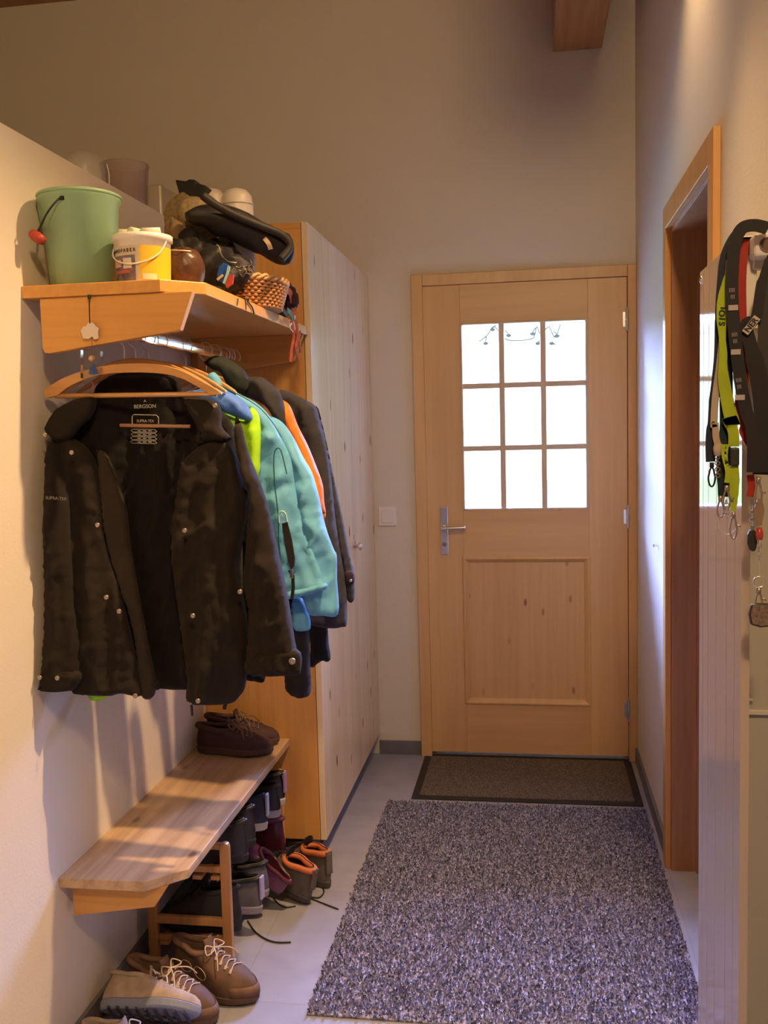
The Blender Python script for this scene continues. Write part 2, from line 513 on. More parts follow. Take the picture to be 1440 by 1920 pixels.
for py in (598, 968, 1330):
    z = at(1180, py, 'y', yf).z
    hg = MB()
    hg.tube([(.392, yf - .009, z - .042), (.392, yf - .009, z - .003)], .0075, 12)
    hg.tube([(.392, yf - .009, z + .003), (.392, yf - .009, z + .042)], .0075, 12)
    hg.tube([(.392, yf - .009, z - .05), (.392, yf - .009, z + .05)], .0045, 10)
    hg.box(.375, .41, yf - .004, yf, z - .03, z + .03)
    hg.build('hinge', M['steel'], door)
th = MB(); th.box(DX0 + FW, DX1 - .036, D - .03, D + .1, 0, .018)
struct(th.build('trim_6', mat('threshold_metal', (.10, .08, .07), .4, .6), bevel=.003))

# ---- outside, seen through the panes
gd = MB(); gd.box(-14, 14, D + .3, 30, -.35, -.25)
tag(gd.build('lawn', mat('lawn', (.62, .78, .50), .9, var=.3, vscale=6)), 'bright green lawn outside beyond the front door glass', 'lawn')
bpy.data.objects['lawn']['kind'] = 'stuff'
gar = MB()
pts = [at(x, y, 'y', 4.39) for x, y in ((900, 640), (915, 628), (928, 612), (948, 634), (965, 638), (985, 637), (1002, 632), (1008, 612), (1016, 628), (1030, 612), (1042, 632), (1052, 608))]
gar.tube(spline(pts), .0028, 6)
for k in (0, 4, 8, 11):
    gar.tube([pts[k], Vector((pts[k].x, 4.39, DH - .001))], .0012, 5)
for i, (x, y) in enumerate(((912, 640), (925, 614), (955, 625), (1000, 622), (1010, 640), (1046, 626), (1036, 640))):
    p = at(x, y, 'y', 4.39)
    a = random.uniform(0, 6)
    gar.tube([p, p + Vector((.022 * cos(a), 0, .022 * sin(a)))], .0028, 5)
    gar.rings([[p + Vector((.012 * s * cos(t), .002 * k, .008 * s * sin(t) - .008)) for t in [2 * pi * j / 8 for j in range(8)]] for k, s in ((0, .8), (1, 1), (2, .8))])
tag(gar.build('garland', mat('garland_twig', (.03, .04, .04), .8)), 'thin twig garland hanging outside behind the top row of door panes', 'garland')

pb = MB(); pb.box(-2.6, 2.6, D + .25, D + 1.35, 2.95, 3.05)  # unseen roof slab, added to cut steep daylight through the door panes
struct(pb.build('ceiling_sky_cut', M['beam']))

# ------------------------------------------------------------------ rug and mat
rx0, rx1, ry0, ry1 = -.578, .404, 2.225, 3.60
rug = thing('rug', 'large grey and lilac speckled short-pile rug on the tiled floor', 'rug', (-.09, 2.9, 0))
MB().box(rx0, rx1, ry0, ry1, 0, .007).build('rug_backing', M['rug'], rug, bevel=.003)
import array
vs, fs = [], []
step = .0068
y = ry0 + .003
rnd = random.random
while y < ry1 - .002:
    x = rx0 + .003
    while x < rx1 - .002:
        px_ = x + (rnd() - .5) * step * 1.2; py_ = y + (rnd() - .5) * step * 1.2
        px_ = min(max(px_, rx0 - .002), rx1 + .002); py_ = max(py_, ry0 - .003)
        a = rnd() * 6.283; h_ = .0065 + rnd() * .006; w_ = .0021 + rnd() * .0014
        lx = (rnd() - .5) * .010; ly = (rnd() - .5) * .010
        ca, sa = cos(a) * w_, sin(a) * w_
        b0 = len(vs)
        vs += [(px_ + .09 - ca, py_ - 2.9 - sa, .006), (px_ + .09 + ca, py_ - 2.9 + sa, .006),
               (px_ + .09 + ca * .9 + lx, py_ - 2.9 + sa * .9 + ly, .006 + h_), (px_ + .09 - ca * .9 + lx, py_ - 2.9 - sa * .9 + ly, .006 + h_)]
        fs.append((b0, b0 + 1, b0 + 2, b0 + 3))
        x += step
    y += step
me = bpy.data.meshes.new('rug_pile'); me.from_pydata(vs, [], fs); me.materials.append(M['rug'])
o = bpy.data.objects.new('rug_pile', me); COL.objects.link(o); o.parent = rug; o['kind'] = 'stuff'

dm = thing('doormat', 'dark brown ribbed doormat with black rubber edge in front of the front door', 'doormat', (-.05, 3.9, 0))
mt = MB(); mt.box(-.492, .400, 3.645, 4.135, 0, .006); mt.build('rubber_edge', M['mat_rubber'], dm, bevel=.002)
mt = MB(); mt.box(-.462, .370, 3.675, 4.128, .004, .010); mt.build('mat_pile', M['mat_pile'], dm, bevel=.002)

# ------------------------------------------------------------------ tall locker
lk = thing('wardrobe', 'tall knotty spruce wardrobe built beside the coats up to the end wall', 'wardrobe', (-.9, 3.6, 0))
LKX, LKY, LKZ0, LKZ1 = -.697, 3.03, .095, 2.118
MB().box(XL + .002, LKX - .022, LKY, LKY + .022, LKZ0, LKZ1 - .02).build('side_panel', M['plain_z'], lk, bevel=.0015)
MB().box(XL + .002, LKX - .022, LKY, D - .002, LKZ1 - .02, LKZ1).build('top_panel', M['plain_x'], lk, bevel=.0015)
MB().box(XL + .002, LKX - .022, LKY + .022, D - .002, LKZ0, LKZ0 + .02).build('bottom_panel', M['plain_x'], lk, bevel=.0015)
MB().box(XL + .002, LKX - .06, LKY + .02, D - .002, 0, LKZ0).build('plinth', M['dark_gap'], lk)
ldr = MB().box(LKX - .02, LKX, LKY, D - .004, LKZ0, LKZ1).build('door', M['locker_front_lit'], lk, bevel=.0015)
kp = Vector((LKX, 3.665, 1.005))
kn = MB(); kn.lathe([(.006, 0), (.005, .012), (.009, .016), (.0145, .022), (.0145, .028), (.010, .032), (0, .033)], kp, 20, M=Matrix.Rotation(radians(90), 3, 'Y'))
kn.build('knob', M['steel'], ldr, smooth=True)
kh = MB(); kh.lathe([(.009, 0), (.009, .002), (0, .002)], kp + Vector((0, 0, .035)), 16, M=Matrix.Rotation(radians(90), 3, 'Y'))
kh.build('keyhole_plate', M['steel'], ldr)

# ------------------------------------------------------------------ coat shelf and bench
sh = thing('coat_shelf', 'wall-mounted spruce coat shelf with chamfered front corner above the coats', 'shelf', (-.9, 2.5, 1.75))
SZ = 1.790
MB().prism([(XL, 1.985), (-.782, 1.985), (-.706, 2.062), (-.706, LKY), (XL, LKY)], 'z', SZ - .027, SZ).build('shelf_board', M['wood_y'], sh, bevel=.002)
def bracket(y0):
    b = MB()
    b.prism([(-1.062, SZ - .027), (-1.062, 1.655), (-1.058, 1.645), (-1.045, 1.643), (-.745, 1.681), (-.713, SZ - .027)], 'y', y0, y0 + .022)
    return b.build('bracket', M['plain_x'], sh, bevel=.002)
bracket(1.992); bracket(2.99)
rl = MB()
pr = [(cos(t) * .0075, sin(t) * .015) for t in [2 * pi * k / 20 for k in range(20)]]
rl.rings([[( -.90 + a, yy, 1.690 + b) for a, b in pr] for yy in (2.014, 2.99)])
rl.build('clothes_rail', M['chrome'], sh, smooth=False)

bn = thing('bench', 'wall-mounted spruce bench board with chamfered corner under the coats', 'bench', (-.95, 2.5, .42))
MB().prism([(XL, 2.0), (-.892, 2.0), (-.812, 2.075), (-.812, LKY), (XL, LKY)], 'z', .418, .441).build('bench_board', M['bench'], bn, bevel=.002)
b = MB(); b.prism([(-1.083, .418), (-1.083, .335), (-.882, .367), (-.848, .418)], 'y', 2.03, 2.052); b.build('bracket', M['plain_x'], bn, bevel=.002)
b = MB(); b.prism([(-1.083, .418), (-1.083, .335), (-.882, .367), (-.848, .418)], 'y', 3.005, 3.027); b.build('bracket', M['plain_x'], bn, bevel=.002)

# ------------------------------------------------------------------ shoe rack
rk = thing('shoe_rack', 'two-tier light wooden shoe rack with rounded posts under the bench', 'shoe rack', (-.95, 2.7, 0))
RX0, RX1 = -1.066, -.826
RYA, RYB = 2.405, 2.985
def post(x0, x1, y0, y1, top, round_top=True):
    n = 8
    w = (x1 - x0)
    pl = [(x0, 0), (x1, 0), (x1, top - w * .5)] + [(x0 + w / 2 + w / 2 * cos(t), top - w * .5 + w / 2 * sin(t)) for t in [pi * k / n for k in range(1, n)]] + [(x0, top - w * .5)]
    q = MB(); q.prism(pl, 'y', y0, y1)
    return q.build('post', M['rack'], rk, bevel=.002)
for yy in (RYA, RYB - .02):
    post(RX1 - .026, RX1, yy, yy + .02, .355)
    post(RX0, RX0 + .026, yy, yy + .02, .355)
    for z0, z1 in ((.335, .352), (.270, .288), (.118, .140), (.070, .084)):
        q = MB(); q.box(RX0 + .02, RX1 - .02, yy + .002, yy + .018, z0, z1); q.build('crossbar', M['rack'], rk, bevel=.002)
for z in (.270, .078):
    for k in range(4):
        xx = RX0 + .03 + k * (RX1 - RX0 - .085) / 3
        q = MB(); q.box(xx, xx + .026, RYA + .004, RYB - .004, z - .022 + (0), z - .010); q.build('slat', M['rack'], rk, bevel=.0015)

# ------------------------------------------------------------------ shoes
def leather(name, c, r=.45, b=.25, s=260): return mat(name, c, r, bump=b, bscale=s, var=.22, vscale=28)
def foot(ang, L, Wd, s=1.0, fr_=None):
    """outline of a foot: heel at y=0, toe at y=L; fr_ limits the front"""
    a = ang
    t = (1 - cos(a)) / 2                    # 0 heel .. 1 toe
    y = t
    w = .36 + .16 * math.sin(pi * min(1, t * 1.0)) + .30 * math.exp(-((t - .70) / .26) ** 2) - .06 * math.exp(-((t - .4) / .12) ** 2)
    w *= math.sqrt(max(0, 1 - (2 * t - 1) ** 6)) if 0 < t < 1 else 0
    return (w * Wd * .62 * (1 if sin(a) > 0 else -1) * s, y * L)
def shoe(name, label, L=.27, Wd=.098, Ht=.085, mats=None, loc=(0, 0, 0), rotz=0, rot=None, collar=.012, cat='shoe', lace=True, op=.46, group=None, toe_cap=None, sole_h=.026, stitch=None, heel_tab=None, strap=None):
    r = thing(name, label, cat, (0, 0, 0), group)
    n = 36
    angs = [2 * pi * k / n for k in range(n)]
    def ringat(s, z, y0, y1, ws, lift=0.0, slope=0.0):
        out = []
        for a in angs:
            x, yy = foot(a, 1.0, Wd)
            Y = y0 + (y1 - y0) * yy
            out.append((x * ws, Y, z + slope * (1 - yy) * (1 - yy) + lift * yy))
        return out
    # sole
    so = MB()
    so.rings([ringat(0, 0, .006, L - .010, .90, lift=.004), ringat(0, .004, 0, L, 1.0, lift=.006), ringat(0, sole_h * .8, -.003, L + .002, 1.03, lift=.002), ringat(0, sole_h, 0.0, L - .001, 1.0)])
    so.build('sole', mats['sole'], r, smooth=False, bevel=.002)
    up = MB()
    ev = []
    prof = [(0, 0, 1.0, 1.0), (.10, -.002, .995, 1.0), (.25, -.002, .975, .985), (.40, 0, .93, .93), (.53, .002, .84, .86), (.66, .004, .72, .78), (.80, .006, .61, .70), (.92, .006, .53, .65), (1.0, .004, op + .02, .63)]
    for s, y0, y1, ws in prof:
        z = sole_h + (Ht - sole_h) * s
        ev.append(ringat(s, z, y0, L * y1, ws, slope=.012 * s))
    # over the lip and down inside
    inn = [(1.02, .012, op, .54), (.9, .016, op, .50), (.55, .018, op + .04, .48), (.2, .02, op + .06, .48)]
    lip = [(1.03, .008, op + .01, .59)]
    for s, y0, y1, ws in lip:
        ev.append(ringat(s, sole_h + (Ht - sole_h) * s, y0, L * y1, ws, slope=.012))
    up.rings(ev, cap=False)
    u = up.build('upper', mats['upper'], r, smooth=True)
    li = MB()
    li.rings([ringat(0, sole_h + (Ht - sole_h) * s, y0, L * y1, ws, slope=.012) for s, y0, y1, ws in [lip[0]] + inn], cap=False)
    z_in = sole_h + (Ht - sole_h) * .2
    li.face(ringat(0, z_in, .02, L * (op + .06), .48, slope=.012))
    li.build('lining', mats.get('lining', M['black']), r, smooth=True)
    if collar:
        co = MB()
        R0 = ringat(0, Ht - collar * .4, .003, L * (op + .025), .62, slope=.012)
        co.tube(R0, collar * .5, 8, loop=True)
        co.build('collar', mats.get('collar', mats['upper']), r, smooth=True)
    def top(y):
        """height of the instep at length y"""
        t = y / L
        best = sole_h
        for i in range(len(prof) - 1):
            s0, _, a0, _ = prof[i]; s1, _, a1, _ = prof[i + 1]
            if a1 <= t <= a0:
                s = s0 + (s1 - s0) * (a0 - t) / (a0 - a1 + 1e-9)
                best = sole_h + (Ht - sole_h) * s
        return best
    if lace:
        la = MB()
        N = 5
        prev = None
        for k in range(N):
            t = op + .035 + k * .062
            yy = L * t; z = top(yy) + .0045
            hw = .020 + .002 * k
            la.tube(spline([(-hw, yy, z - .009), (0, yy - .003, z + .001), (hw, yy + .004, z - .009)], 5), .0018, 6)
            if prev:
                la.tube([(-hw, yy, z - .008), (hw * .9, prev[0], prev[1] - .008)], .0016, 5)
                la.tube([(hw, yy, z - .008), (-hw * .9, prev[0], prev[1] - .008)], .0016, 5)
            prev = (yy, z)
        yy = L * (op + .035); z = top(yy) + .006
        for sx in (-1, 1):
            la.tube(spline([(0, yy, z), (sx * .02, yy - .012, z + .010), (sx * .036, yy + .004, z - .002), (sx * .018, yy + .01, z), (0, yy, z)], 6), .0017, 6)
            la.tube(spline([(0, yy, z), (sx * .028, yy + .03, z - .006), (sx * .046, yy + .045, z - .03)], 6), .0016, 6)
        la.build('laces', mats.get('lace', M['black']), r, smooth=True)
        tg = MB()
        y0 = L * op
        tg.rings([[(x * (.021 if k < 2 else .017), y0 + dy + .004 * (1 - x * x), z0 - .004 * x * x) for x in (-1, -.5, 0, .5, 1)] + [(x * .017, y0 + dy + .005, z0 - .003) for x in (.8, 0, -.8)]
                  for k, (dy, z0) in enumerate(((.03, top(y0 + .03) + .003), (.005, top(y0) + .006), (-.012, Ht + .022), (-.015, Ht + .030)))])
        tg.build('tongue', mats.get('tongue', mats['upper']), r, smooth=True)
    if toe_cap:
        tc_ = MB()
        rr = []
        for s, ws, yf_ in ((0.0, 1.012, 1.006), (.14, 1.008, 1.004), (.28, .985, .978)):
            ring = []
            for k in range(13):
                a = pi * (.5 + k / 12 * 1.0) if False else (pi - .95) + 1.9 * k / 12
                x, yy = foot(a, 1.0, Wd)
                ring.append((x * ws, L * yf_ * yy + .0015, sole_h + (Ht - sole_h) * s))
            rr.append(ring)
        tc_.rings(rr, closed=False, cap=False)
        tc_.build('toe_cap', toe_cap, r, smooth=True, solid=.0015)
    if stitch:
        for sx in (-1, 1):
            for (yc, zc, ra, rb) in ((.42, .42, .024, .016), (.22, .45, .02, .014)):
                stt = MB()
                pts = []
                for k in range(18):
                    a = 2 * pi * k / 18
                    yy = yc * L + ra * cos(a); zz = sole_h + (Ht - sole_h) * zc + rb * sin(a)
                    s = (zz - sole_h) / (Ht - sole_h)
                    # half width of the upper here
                    for i in range(len(prof) - 1):
                        if prof[i][0] <= s <= prof[i + 1][0]:
                            q = (s - prof[i][0]) / (prof[i + 1][0] - prof[i][0])
                            y1 = prof[i][2] + (prof[i + 1][2] - prof[i][2]) * q; ws = prof[i][3] + (prof[i + 1][3] - prof[i][3]) * q
                    tt = min(.98, max(.02, yy / L / y1))
                    aa = math.acos(1 - 2 * tt)
                    x, _ = foot(aa, 1, Wd)
                    pts.append((sx * (abs(x) * ws + .0008), yy, zz))
                stt.tube(pts, .0011, 5, loop=True)
                stt.build('stitching', stitch, r)
    if heel_tab:
        ht = MB(); ht.box(-.012, .012, -.006, .001, Ht * .45, Ht + .012)
        ht.build('heel_tab', heel_tab, r, bevel=.002)
    if strap:
        sp = MB()
        for t in (.56, .68):
            yy = L * t; z = top(yy)
            sp.ribbon(spline([(-.040, yy, z - .028), (-.026, yy, z - .008), (0, yy, z + .004), (.026, yy, z - .008), (.040, yy, z - .028)], 4), .016, nrm=(0, 0, 1), th=.0015)
        sp.build('strap', strap, r)
    r.location = loc
    r.rotation_euler = rot if rot else (0, 0, rotz)
    return r
def heading(heel, toe):
    dx, dy = toe[0] - heel[0], toe[1] - heel[1]
    return math.atan2(-dx, dy), math.hypot(dx, dy)

brown = leather('brown_suede', (.125, .066, .038), .75, .6, 90)
brown2 = leather('brown_suede_light', (.17, .092, .054), .75, .6, 90)
tan = mat('tan_lace', (.62, .50, .36), .7)
bsole = mat('brown_sole', (.12, .065, .04), .7, bump=.3)
hk = dict(upper=brown, sole=bsole, lining=mat('brown_lining', (.16, .09, .05), .9), collar=brown2, lace=tan, tongue=brown2)
a, l = heading((-.975, 2.365), (-.735, 2.285))
shoe('hiking_shoe', 'brown suede hiking shoe with tan laces, touching the front post of the shoe rack', .265, .108, .115, hk, (-.965, 2.345, 0), a, collar=.016, stitch=tan, toe_cap=brown2, group=None)
a, l = heading((-1.04, 2.27), (-.79, 2.20))
shoe('hiking_shoe', 'brown suede hiking shoe with looped stitching, nearer of the brown pair on the floor', .265, .108, .115, hk, (-1.045, 2.235, 0), a, collar=.016, stitch=tan, toe_cap=brown2)
# pale trainers at the very front
be = leather('beige_mesh', (.42, .32, .24), .8, .4, 500)
bs = dict(upper=be, sole=mat('blue_grey_sole', (.22, .25, .36), .6, bump=.5, bscale=120), lining=mat('pale_lining', (.35, .28, .22), .9), lace=mat('white_lace', (.75, .68, .58), .7), collar=be)
s1 = shoe('trainer', 'beige trainer tipped on its side showing its blue-grey sole', .255, .10, .085, bs, (-1.07, 2.105, .052), group=None)
s1.rotation_euler = Matrix(((0, 1, 0), (-.60, 0, .80), (.80, 0, .60))).to_euler()
sg = MB()
for k in range(9):
    sg.box(-.036 + .004 * (k in (0, 8)), .036 - .004 * (k in (0, 8)), .03 + k * .024, .036 + k * .024, -.0022, .004)
sg.box(-.010, -.006, .06, .20, -.0022, .003)
sg.build('tread', mat('tread_dark', (.05, .055, .09), .8), s1)
shoe('trainer', 'beige trainer with thick white laces standing upright at the wall, frontmost on the floor', .25, .10, .085, bs, (-1.06, 2.005, 0), radians(-97))

# orange-collared hiking shoes beside the wardrobe plinth
gy = leather('olive_grey_suede', (.13, .105, .085), .75)
dk = leather('dark_suede', (.035, .03, .03), .8)
og = mat('orange_collar', (.62, .17, .05), .75)
oh = dict(upper=gy, sole=mat('grey_rubber', (.07, .06, .055), .7), lining=M['black'], collar=og, lace=M['black'], tongue=dk)
a, l = heading((-.70, 2.79), (-.86, 2.99))
shoe('walking_shoe', 'olive walking shoe with orange collar, its heel towards the rug, nearer of the pair', .255, .095, .112, oh, (-.700, 2.775, .004), 0, rot=(radians(14), 0, radians(60)), collar=.020, heel_tab=gy)
shoe('walking_shoe', 'olive walking shoe with orange collar standing against the wardrobe plinth', .255, .095, .112, oh, (-.660, 2.885, 0), radians(50), collar=.020, heel_tab=gy)
# loose laces on the floor
lc = MB()
def floorline(P, z=.003): return spline([Vector((*at(x, y, 'z', 0).xy, z)) for x, y in P], 6)
lc.tube(floorline([(575, 1665), (600, 1662), (609, 1672), (600, 1684), (580, 1683), (600, 1692), (636, 1706)]), .0022, 6)
tag(lc.build('shoelace', M['black']), 'loose black shoelace looping on the floor beside the orange-collared shoes', 'shoelace')
lc = MB(); lc.tube(floorline([(602, 1610), (604, 1630), (610, 1642), (603, 1648), (592, 1655)]), .0022, 6)
tag(lc.build('shoelace', M['black']), 'short black shoelace on the floor next to the wardrobe plinth', 'shoelace')
lc = MB(); lc.tube(floorline([(466, 1728), (480, 1748), (500, 1762), (520, 1768), (547, 1768)]), .0024, 6)
tag(lc.build('shoelace', M['black']), 'black shoelace trailing from the lower rack tier onto the tiles', 'shoelace')
lc = MB(); lc.tube(floorline([(508, 1672), (520, 1692), (535, 1702), (556, 1700)]), .0020, 6)
tag(lc.build('shoelace', M['black']), 'thin dark shoelace under the nearer orange-collared shoe', 'shoelace')

# shoes on the rack: heels to the corridor, toes to the wall
blk = leather('black_leather', (.02, .017, .018), .4)
nav = leather('navy_textile', (.035, .035, .06), .8)
pur = mat('purple_strap', (.42, .24, .55), .5)
wsol = mat('pale_sole', (.50, .46, .44), .6)
gry = leather('grey_textile', (.11, .10, .115), .8)
LIL = mat('lilac_trim', (.40, .34, .55), .5)
T1, T2 = .262, .070
def rs(y, tier, name, label, mats, L=.235, Ht=.085, dx=0, dr=0, **k):
    return shoe(name, label, L, .088, Ht, mats, (-.822 + dx, y, (T1, T2)[tier] + .0005), radians(90 + dr), **k)
d1 = dict(upper=blk, sole=M['black'], lining=M['black'], lace=M['black'])
d2 = dict(upper=nav, sole=wsol, lining=M['black'], lace=LIL)
d3 = dict(upper=blk, sole=wsol, lining=M['black'], lace=M['black'])
d4 = dict(upper=gry, sole=mat('lilac_grey_sole', (.26, .24, .28), .6), lining=M['black'], lace=LIL, collar=blk)
d5 = dict(upper=dk, sole=M['black'], lining=M['black'], lace=M['black'])
rs(2.50, 0, 'ankle_boot', 'black leather ankle boot on the upper rack tier, beside the near post', d1, Ht=.112, dx=.02)
rs(2.60, 0, 'ankle_boot', 'black leather ankle boot on the upper rack tier, second from the near post', d1, Ht=.112, dx=.012, dr=4)
rs(2.715, 0, 'sneaker', 'navy sneaker with pale sole and lilac laces on the upper rack tier', d2, Ht=.10, heel_tab=wsol, dx=.015)
rs(2.81, 0, 'sneaker', 'dark sneaker with lilac straps and pale heel on the upper rack tier', d3, Ht=.095, strap=pur, dx=.03, dr=-6)
rs(2.905, 0, 'sneaker', 'black sneaker with lilac straps at the wardrobe end of the upper rack tier', d3, Ht=.10, strap=pur, heel_tab=pur, dx=.02)
rs(2.48, 1, 'shoe', 'dark low shoe behind the near rack post on the lower tier', d5, Ht=.12)
rs(2.58, 1, 'sneaker', 'grey sneaker with lilac-banded sole on the lower rack tier', d4, Ht=.10, dx=.03, dr=-8, heel_tab=LIL)
rs(2.68, 1, 'sneaker', 'grey sneaker with lilac laces deeper on the lower rack tier', d4, Ht=.10, dx=.022)
plum = mat('plum_patent', (.16, .05, .12), .12, var=.3)
burg = mat('burgundy_patent', (.10, .02, .03), .2, var=.3)
dp = dict(upper=plum, sole=M['black'], lining=burg, lace=M['black'], collar=burg)
db = dict(upper=burg, sole=M['black'], lining=burg, lace=M['black'], collar=plum)
shoe('court_shoe', 'shiny plum shoe leaning heel-down against the rack', .225, .085, .075, dp, (-.80, 2.74, .035), rot=(radians(48), 0, radians(78)), lace=False, op=.6)
shoe('ankle_boot', 'burgundy patent boot standing behind the shiny plum shoe', .23, .085, .15, db, (-.80, 2.885, .0705), radians(90), lace=False, op=.5)

# brown slippers on the bench
sl = leather('brown_slipper', (.055, .022, .020), .75)
ds = dict(upper=sl, sole=mat('slipper_sole', (.09, .05, .04), .8), lining=mat('slipper_lining', (.05, .03, .028), .9), lace=mat('pale_cord', (.16, .10, .08), .6), collar=sl)
shoe('slipper', 'dark brown slipper on the far end of the bench, nearer of two', .25, .10, .085, ds, (-1.075, 2.875, .4415), radians(-90), lace=True, collar=.018)
shoe('slipper', 'dark brown slipper on the bench next to the wardrobe side', .25, .10, .085, ds, (-1.08, 2.975, .4415), radians(-92), lace=True, collar=.018)

# ------------------------------------------------------------------ cloth
def Z2(x, y): return (x / 2.118 + 40, y / 2.118 + 620)
def Z6(x, y): return (x / 2.824 + 380, y / 2.824 + 660)
def fabric(name, c, rough=.85, b=.3, s=600, var=.12, **k):
    m = mat(name, c, rough, bump=b, bscale=s, var=var, vscale=14, spec=.25, **k)
    m.node_tree.nodes['Principled BSDF'].inputs['Sheen Weight'].default_value = .03
    return m
def seg_dist(p, a, b):
    dx, dy = b[0] - a[0], b[1] - a[1]
    L2 = dx * dx + dy * dy
    t = 0 if L2 == 0 else max(0, min(1, ((p[0] - a[0]) * dx + (p[1] - a[1]) * dy) / L2))
    return math.hypot(p[0] - a[0] - t * dx, p[1] - a[1] - t * dy)
def cloth(name, m, parent, poly, pl, thick=.02, R=26, folds=(), nz=.006, step=7, smooth_poly=True, back=.6, seed=0, ns=.011, xmin=-1.088):
    """a hanging piece of cloth: outline on a hanging plane, with real thickness, rounded rims and folds"""
    if smooth_poly:
        P = [(v.x, v.y) for v in spline([(x, y, 0) for x, y in poly + [poly[0]]], 4)][:-1]
    else:
        P = list(poly)
    B = []
    for i in range(len(P)):
        a, b = P[i], P[(i + 1) % len(P)]
        n = max(1, int(math.hypot(b[0] - a[0], b[1] - a[1]) / step))
        for k in range(n):
            B.append((a[0] + (b[0] - a[0]) * k / n, a[1] + (b[1] - a[1]) * k / n))
    # drop points that lie too close together
    C = [B[0]]
    for p in B[1:]:
        if math.hypot(p[0] - C[-1][0], p[1] - C[-1][1]) > step * .35: C.append(p)
    B = C
    nb = len(B)
    def inside(p):
        c = False
        for i in range(nb):
            (x1, y1), (x2, y2) = B[i], B[i - 1]
            if (y1 > p[1]) != (y2 > p[1]) and p[0] < (x2 - x1) * (p[1] - y1) / (y2 - y1) + x1: c = not c
        return c
    x0 = min(p[0] for p in B); x1 = max(p[0] for p in B); y0 = min(p[1] for p in B); y1 = max(p[1] for p in B)
    pts = list(B)
    yy = y0; row = 0
    while yy < y1:
        xx = x0 + (row % 2) * step / 2
        while xx < x1:
            if inside((xx, yy)) and min(math.hypot(xx - q[0], yy - q[1]) for q in B) > step * .55:
                pts.append((xx, yy))
            xx += step
        yy += step * .87; row += 1
    r = delaunay_2d_cdt([Vector(p) for p in pts], [], [list(range(nb))], 1, 1e-5)
    V, Fc, orig = r[0], r[2], r[3]
    bound = set()
    for i, og in enumerate(orig):
        if any(k < nb for k in og): bound.add(i)
    front, dist = [], []
    for i, v in enumerate(V):
        p = (v.x, v.y)
        d = 0 if i in bound else min(seg_dist(p, B[k], B[(k + 1) % nb]) for k in range(nb))
        dist.append(d)
    bm = bmesh.new()
    fv, bv = [], []
    for i, v in enumerate(V):
        w = atp(v.x, v.y, *pl)
        w.x = max(w.x, xmin)
        d = min(dist[i] / (R * .62), 1)
        e = math.sqrt(1 - (1 - d) ** 2)
        h = thick * e
        for pts_, wd, am in folds:
            dd = min(seg_dist((v.x, v.y), pts_[k], pts_[k + 1]) for k in range(len(pts_) - 1))
            h += am * math.exp(-(dd / wd) ** 2) * e
        h += nz * e * noise.noise(Vector((v.x * ns * 1.6, v.y * ns * .55, seed * 7.3))) * 2
        h += nz * .35 * e * noise.noise(Vector((v.x * ns * 5, v.y * ns * 4, seed * 3.1 + 9)))
        rg = 1 - abs(noise.noise(Vector((v.x * .030 + v.y * .006, v.y * .010, seed * 5.7 + 2)))) * 2.2
        h += nz * 1.0 * e * max(0, rg) ** 3
        rg = 1 - abs(noise.noise(Vector((v.x * .022 - v.y * .020, v.y * .030 + v.x * .012, seed * 2.3 + 4)))) * 2.6
        h += nz * .45 * e * max(0, rg) ** 3
        f = bm.verts.new(w + Vector((0, -h, 0)))
        fv.append(f)
        if i in bound: bv.append(f)
        else: bv.append(bm.verts.new(w + Vector((0, max(.001, thick * back) * e, 0))))
    for f in Fc:
        try: bm.faces.new([fv[i] for i in f])
        except ValueError: pass
        if not all(i in bound for i in f):
            try: bm.faces.new([bv[i] for i in reversed(f)])
            except ValueError: pass
    q = MB(); q.bm.free(); q.bm = bm
    return q.build(name, m, parent, smooth=True)
def surf(px, py, pl, up):
    w = atp(px, py, *pl); w.x = max(w.x, -1.09)
    return w + Vector((0, -up, 0))
def snap(parent, px, py, pl, up, r=.0055, m=None):
    w = surf(px, py, pl, up)
    q = MB(); q.lathe([(r, 0), (r, .002), (r * .7, .0035), (r * .45, .0025), (0, .0025)], w, 14, M=Matrix.Rotation(radians(90), 3, 'X'))
    return q.build('snap_button', m or M['brass_dull'], parent, smooth=True)
M['brass_dull'] = mat('snap_metal', (.45, .38, .32), .35, .9)

BK = fabric('black_twill', (.015, .0100, .0068), .85)
BK2 = fabric('black_lining', (.007, .005, .004), .95)
INK = mat('label_print', (.45, .42, .38), .6)

# ---- hangers
def hook(q, y, x=-.90, zt=1.690, zb=1.63):
    pts = []
    r = .021
    for k in range(15):
        t = radians(-35 + 235 * k / 14)
        pts.append((x + r * cos(t) * .95, y, zt + r * sin(t) * 1.05 + .0))
    pts += [(x - .012, y, zt - .022), (x, y, zt - .032), (x, y, zb)]
    q.tube(spline(pts, 3), .0014, 6, cap=True)
def hanger(y, label, half=.185, zt=1.632, drop=.075, slant=.06, group=None):
    t = thing('coat_hanger', label, 'coat hanger', (-.90, y, zt), group)
    q = MB(); hook(q, y); q.build('hook', M['steel'], t, smooth=True)
    q = MB(); R = []
    n = 26
    for k in range(n + 1):
        u = -1 + 2 * k / n
        x = -.90 + u * half
        z = zt - drop * abs(u) ** 1.9
        w = .016 * (1 - .45 * abs(u) ** 3)
        yy = y + slant * u * half
        R.append([(x, yy - .006, z - w), (x, yy + .006, z - w), (x, yy + .006, z), (x, yy - .006, z)])
    q.rings(R); q.build('shoulder_bar', M['hanger'], t, bevel=.003)
    return t
fh = thing('coat_hanger', 'empty wooden coat hanger in front of the black jacket', 'coat hanger', (-.90, 2.055, 1.62), None)
HP = (2.052, .06, 0)
arc_o = [(92, 746), (87, 738), (92, 727), (130, 705), (190, 687), (250, 681), (300, 683), (340, 693), (380, 713), (414, 733), (416, 740)]
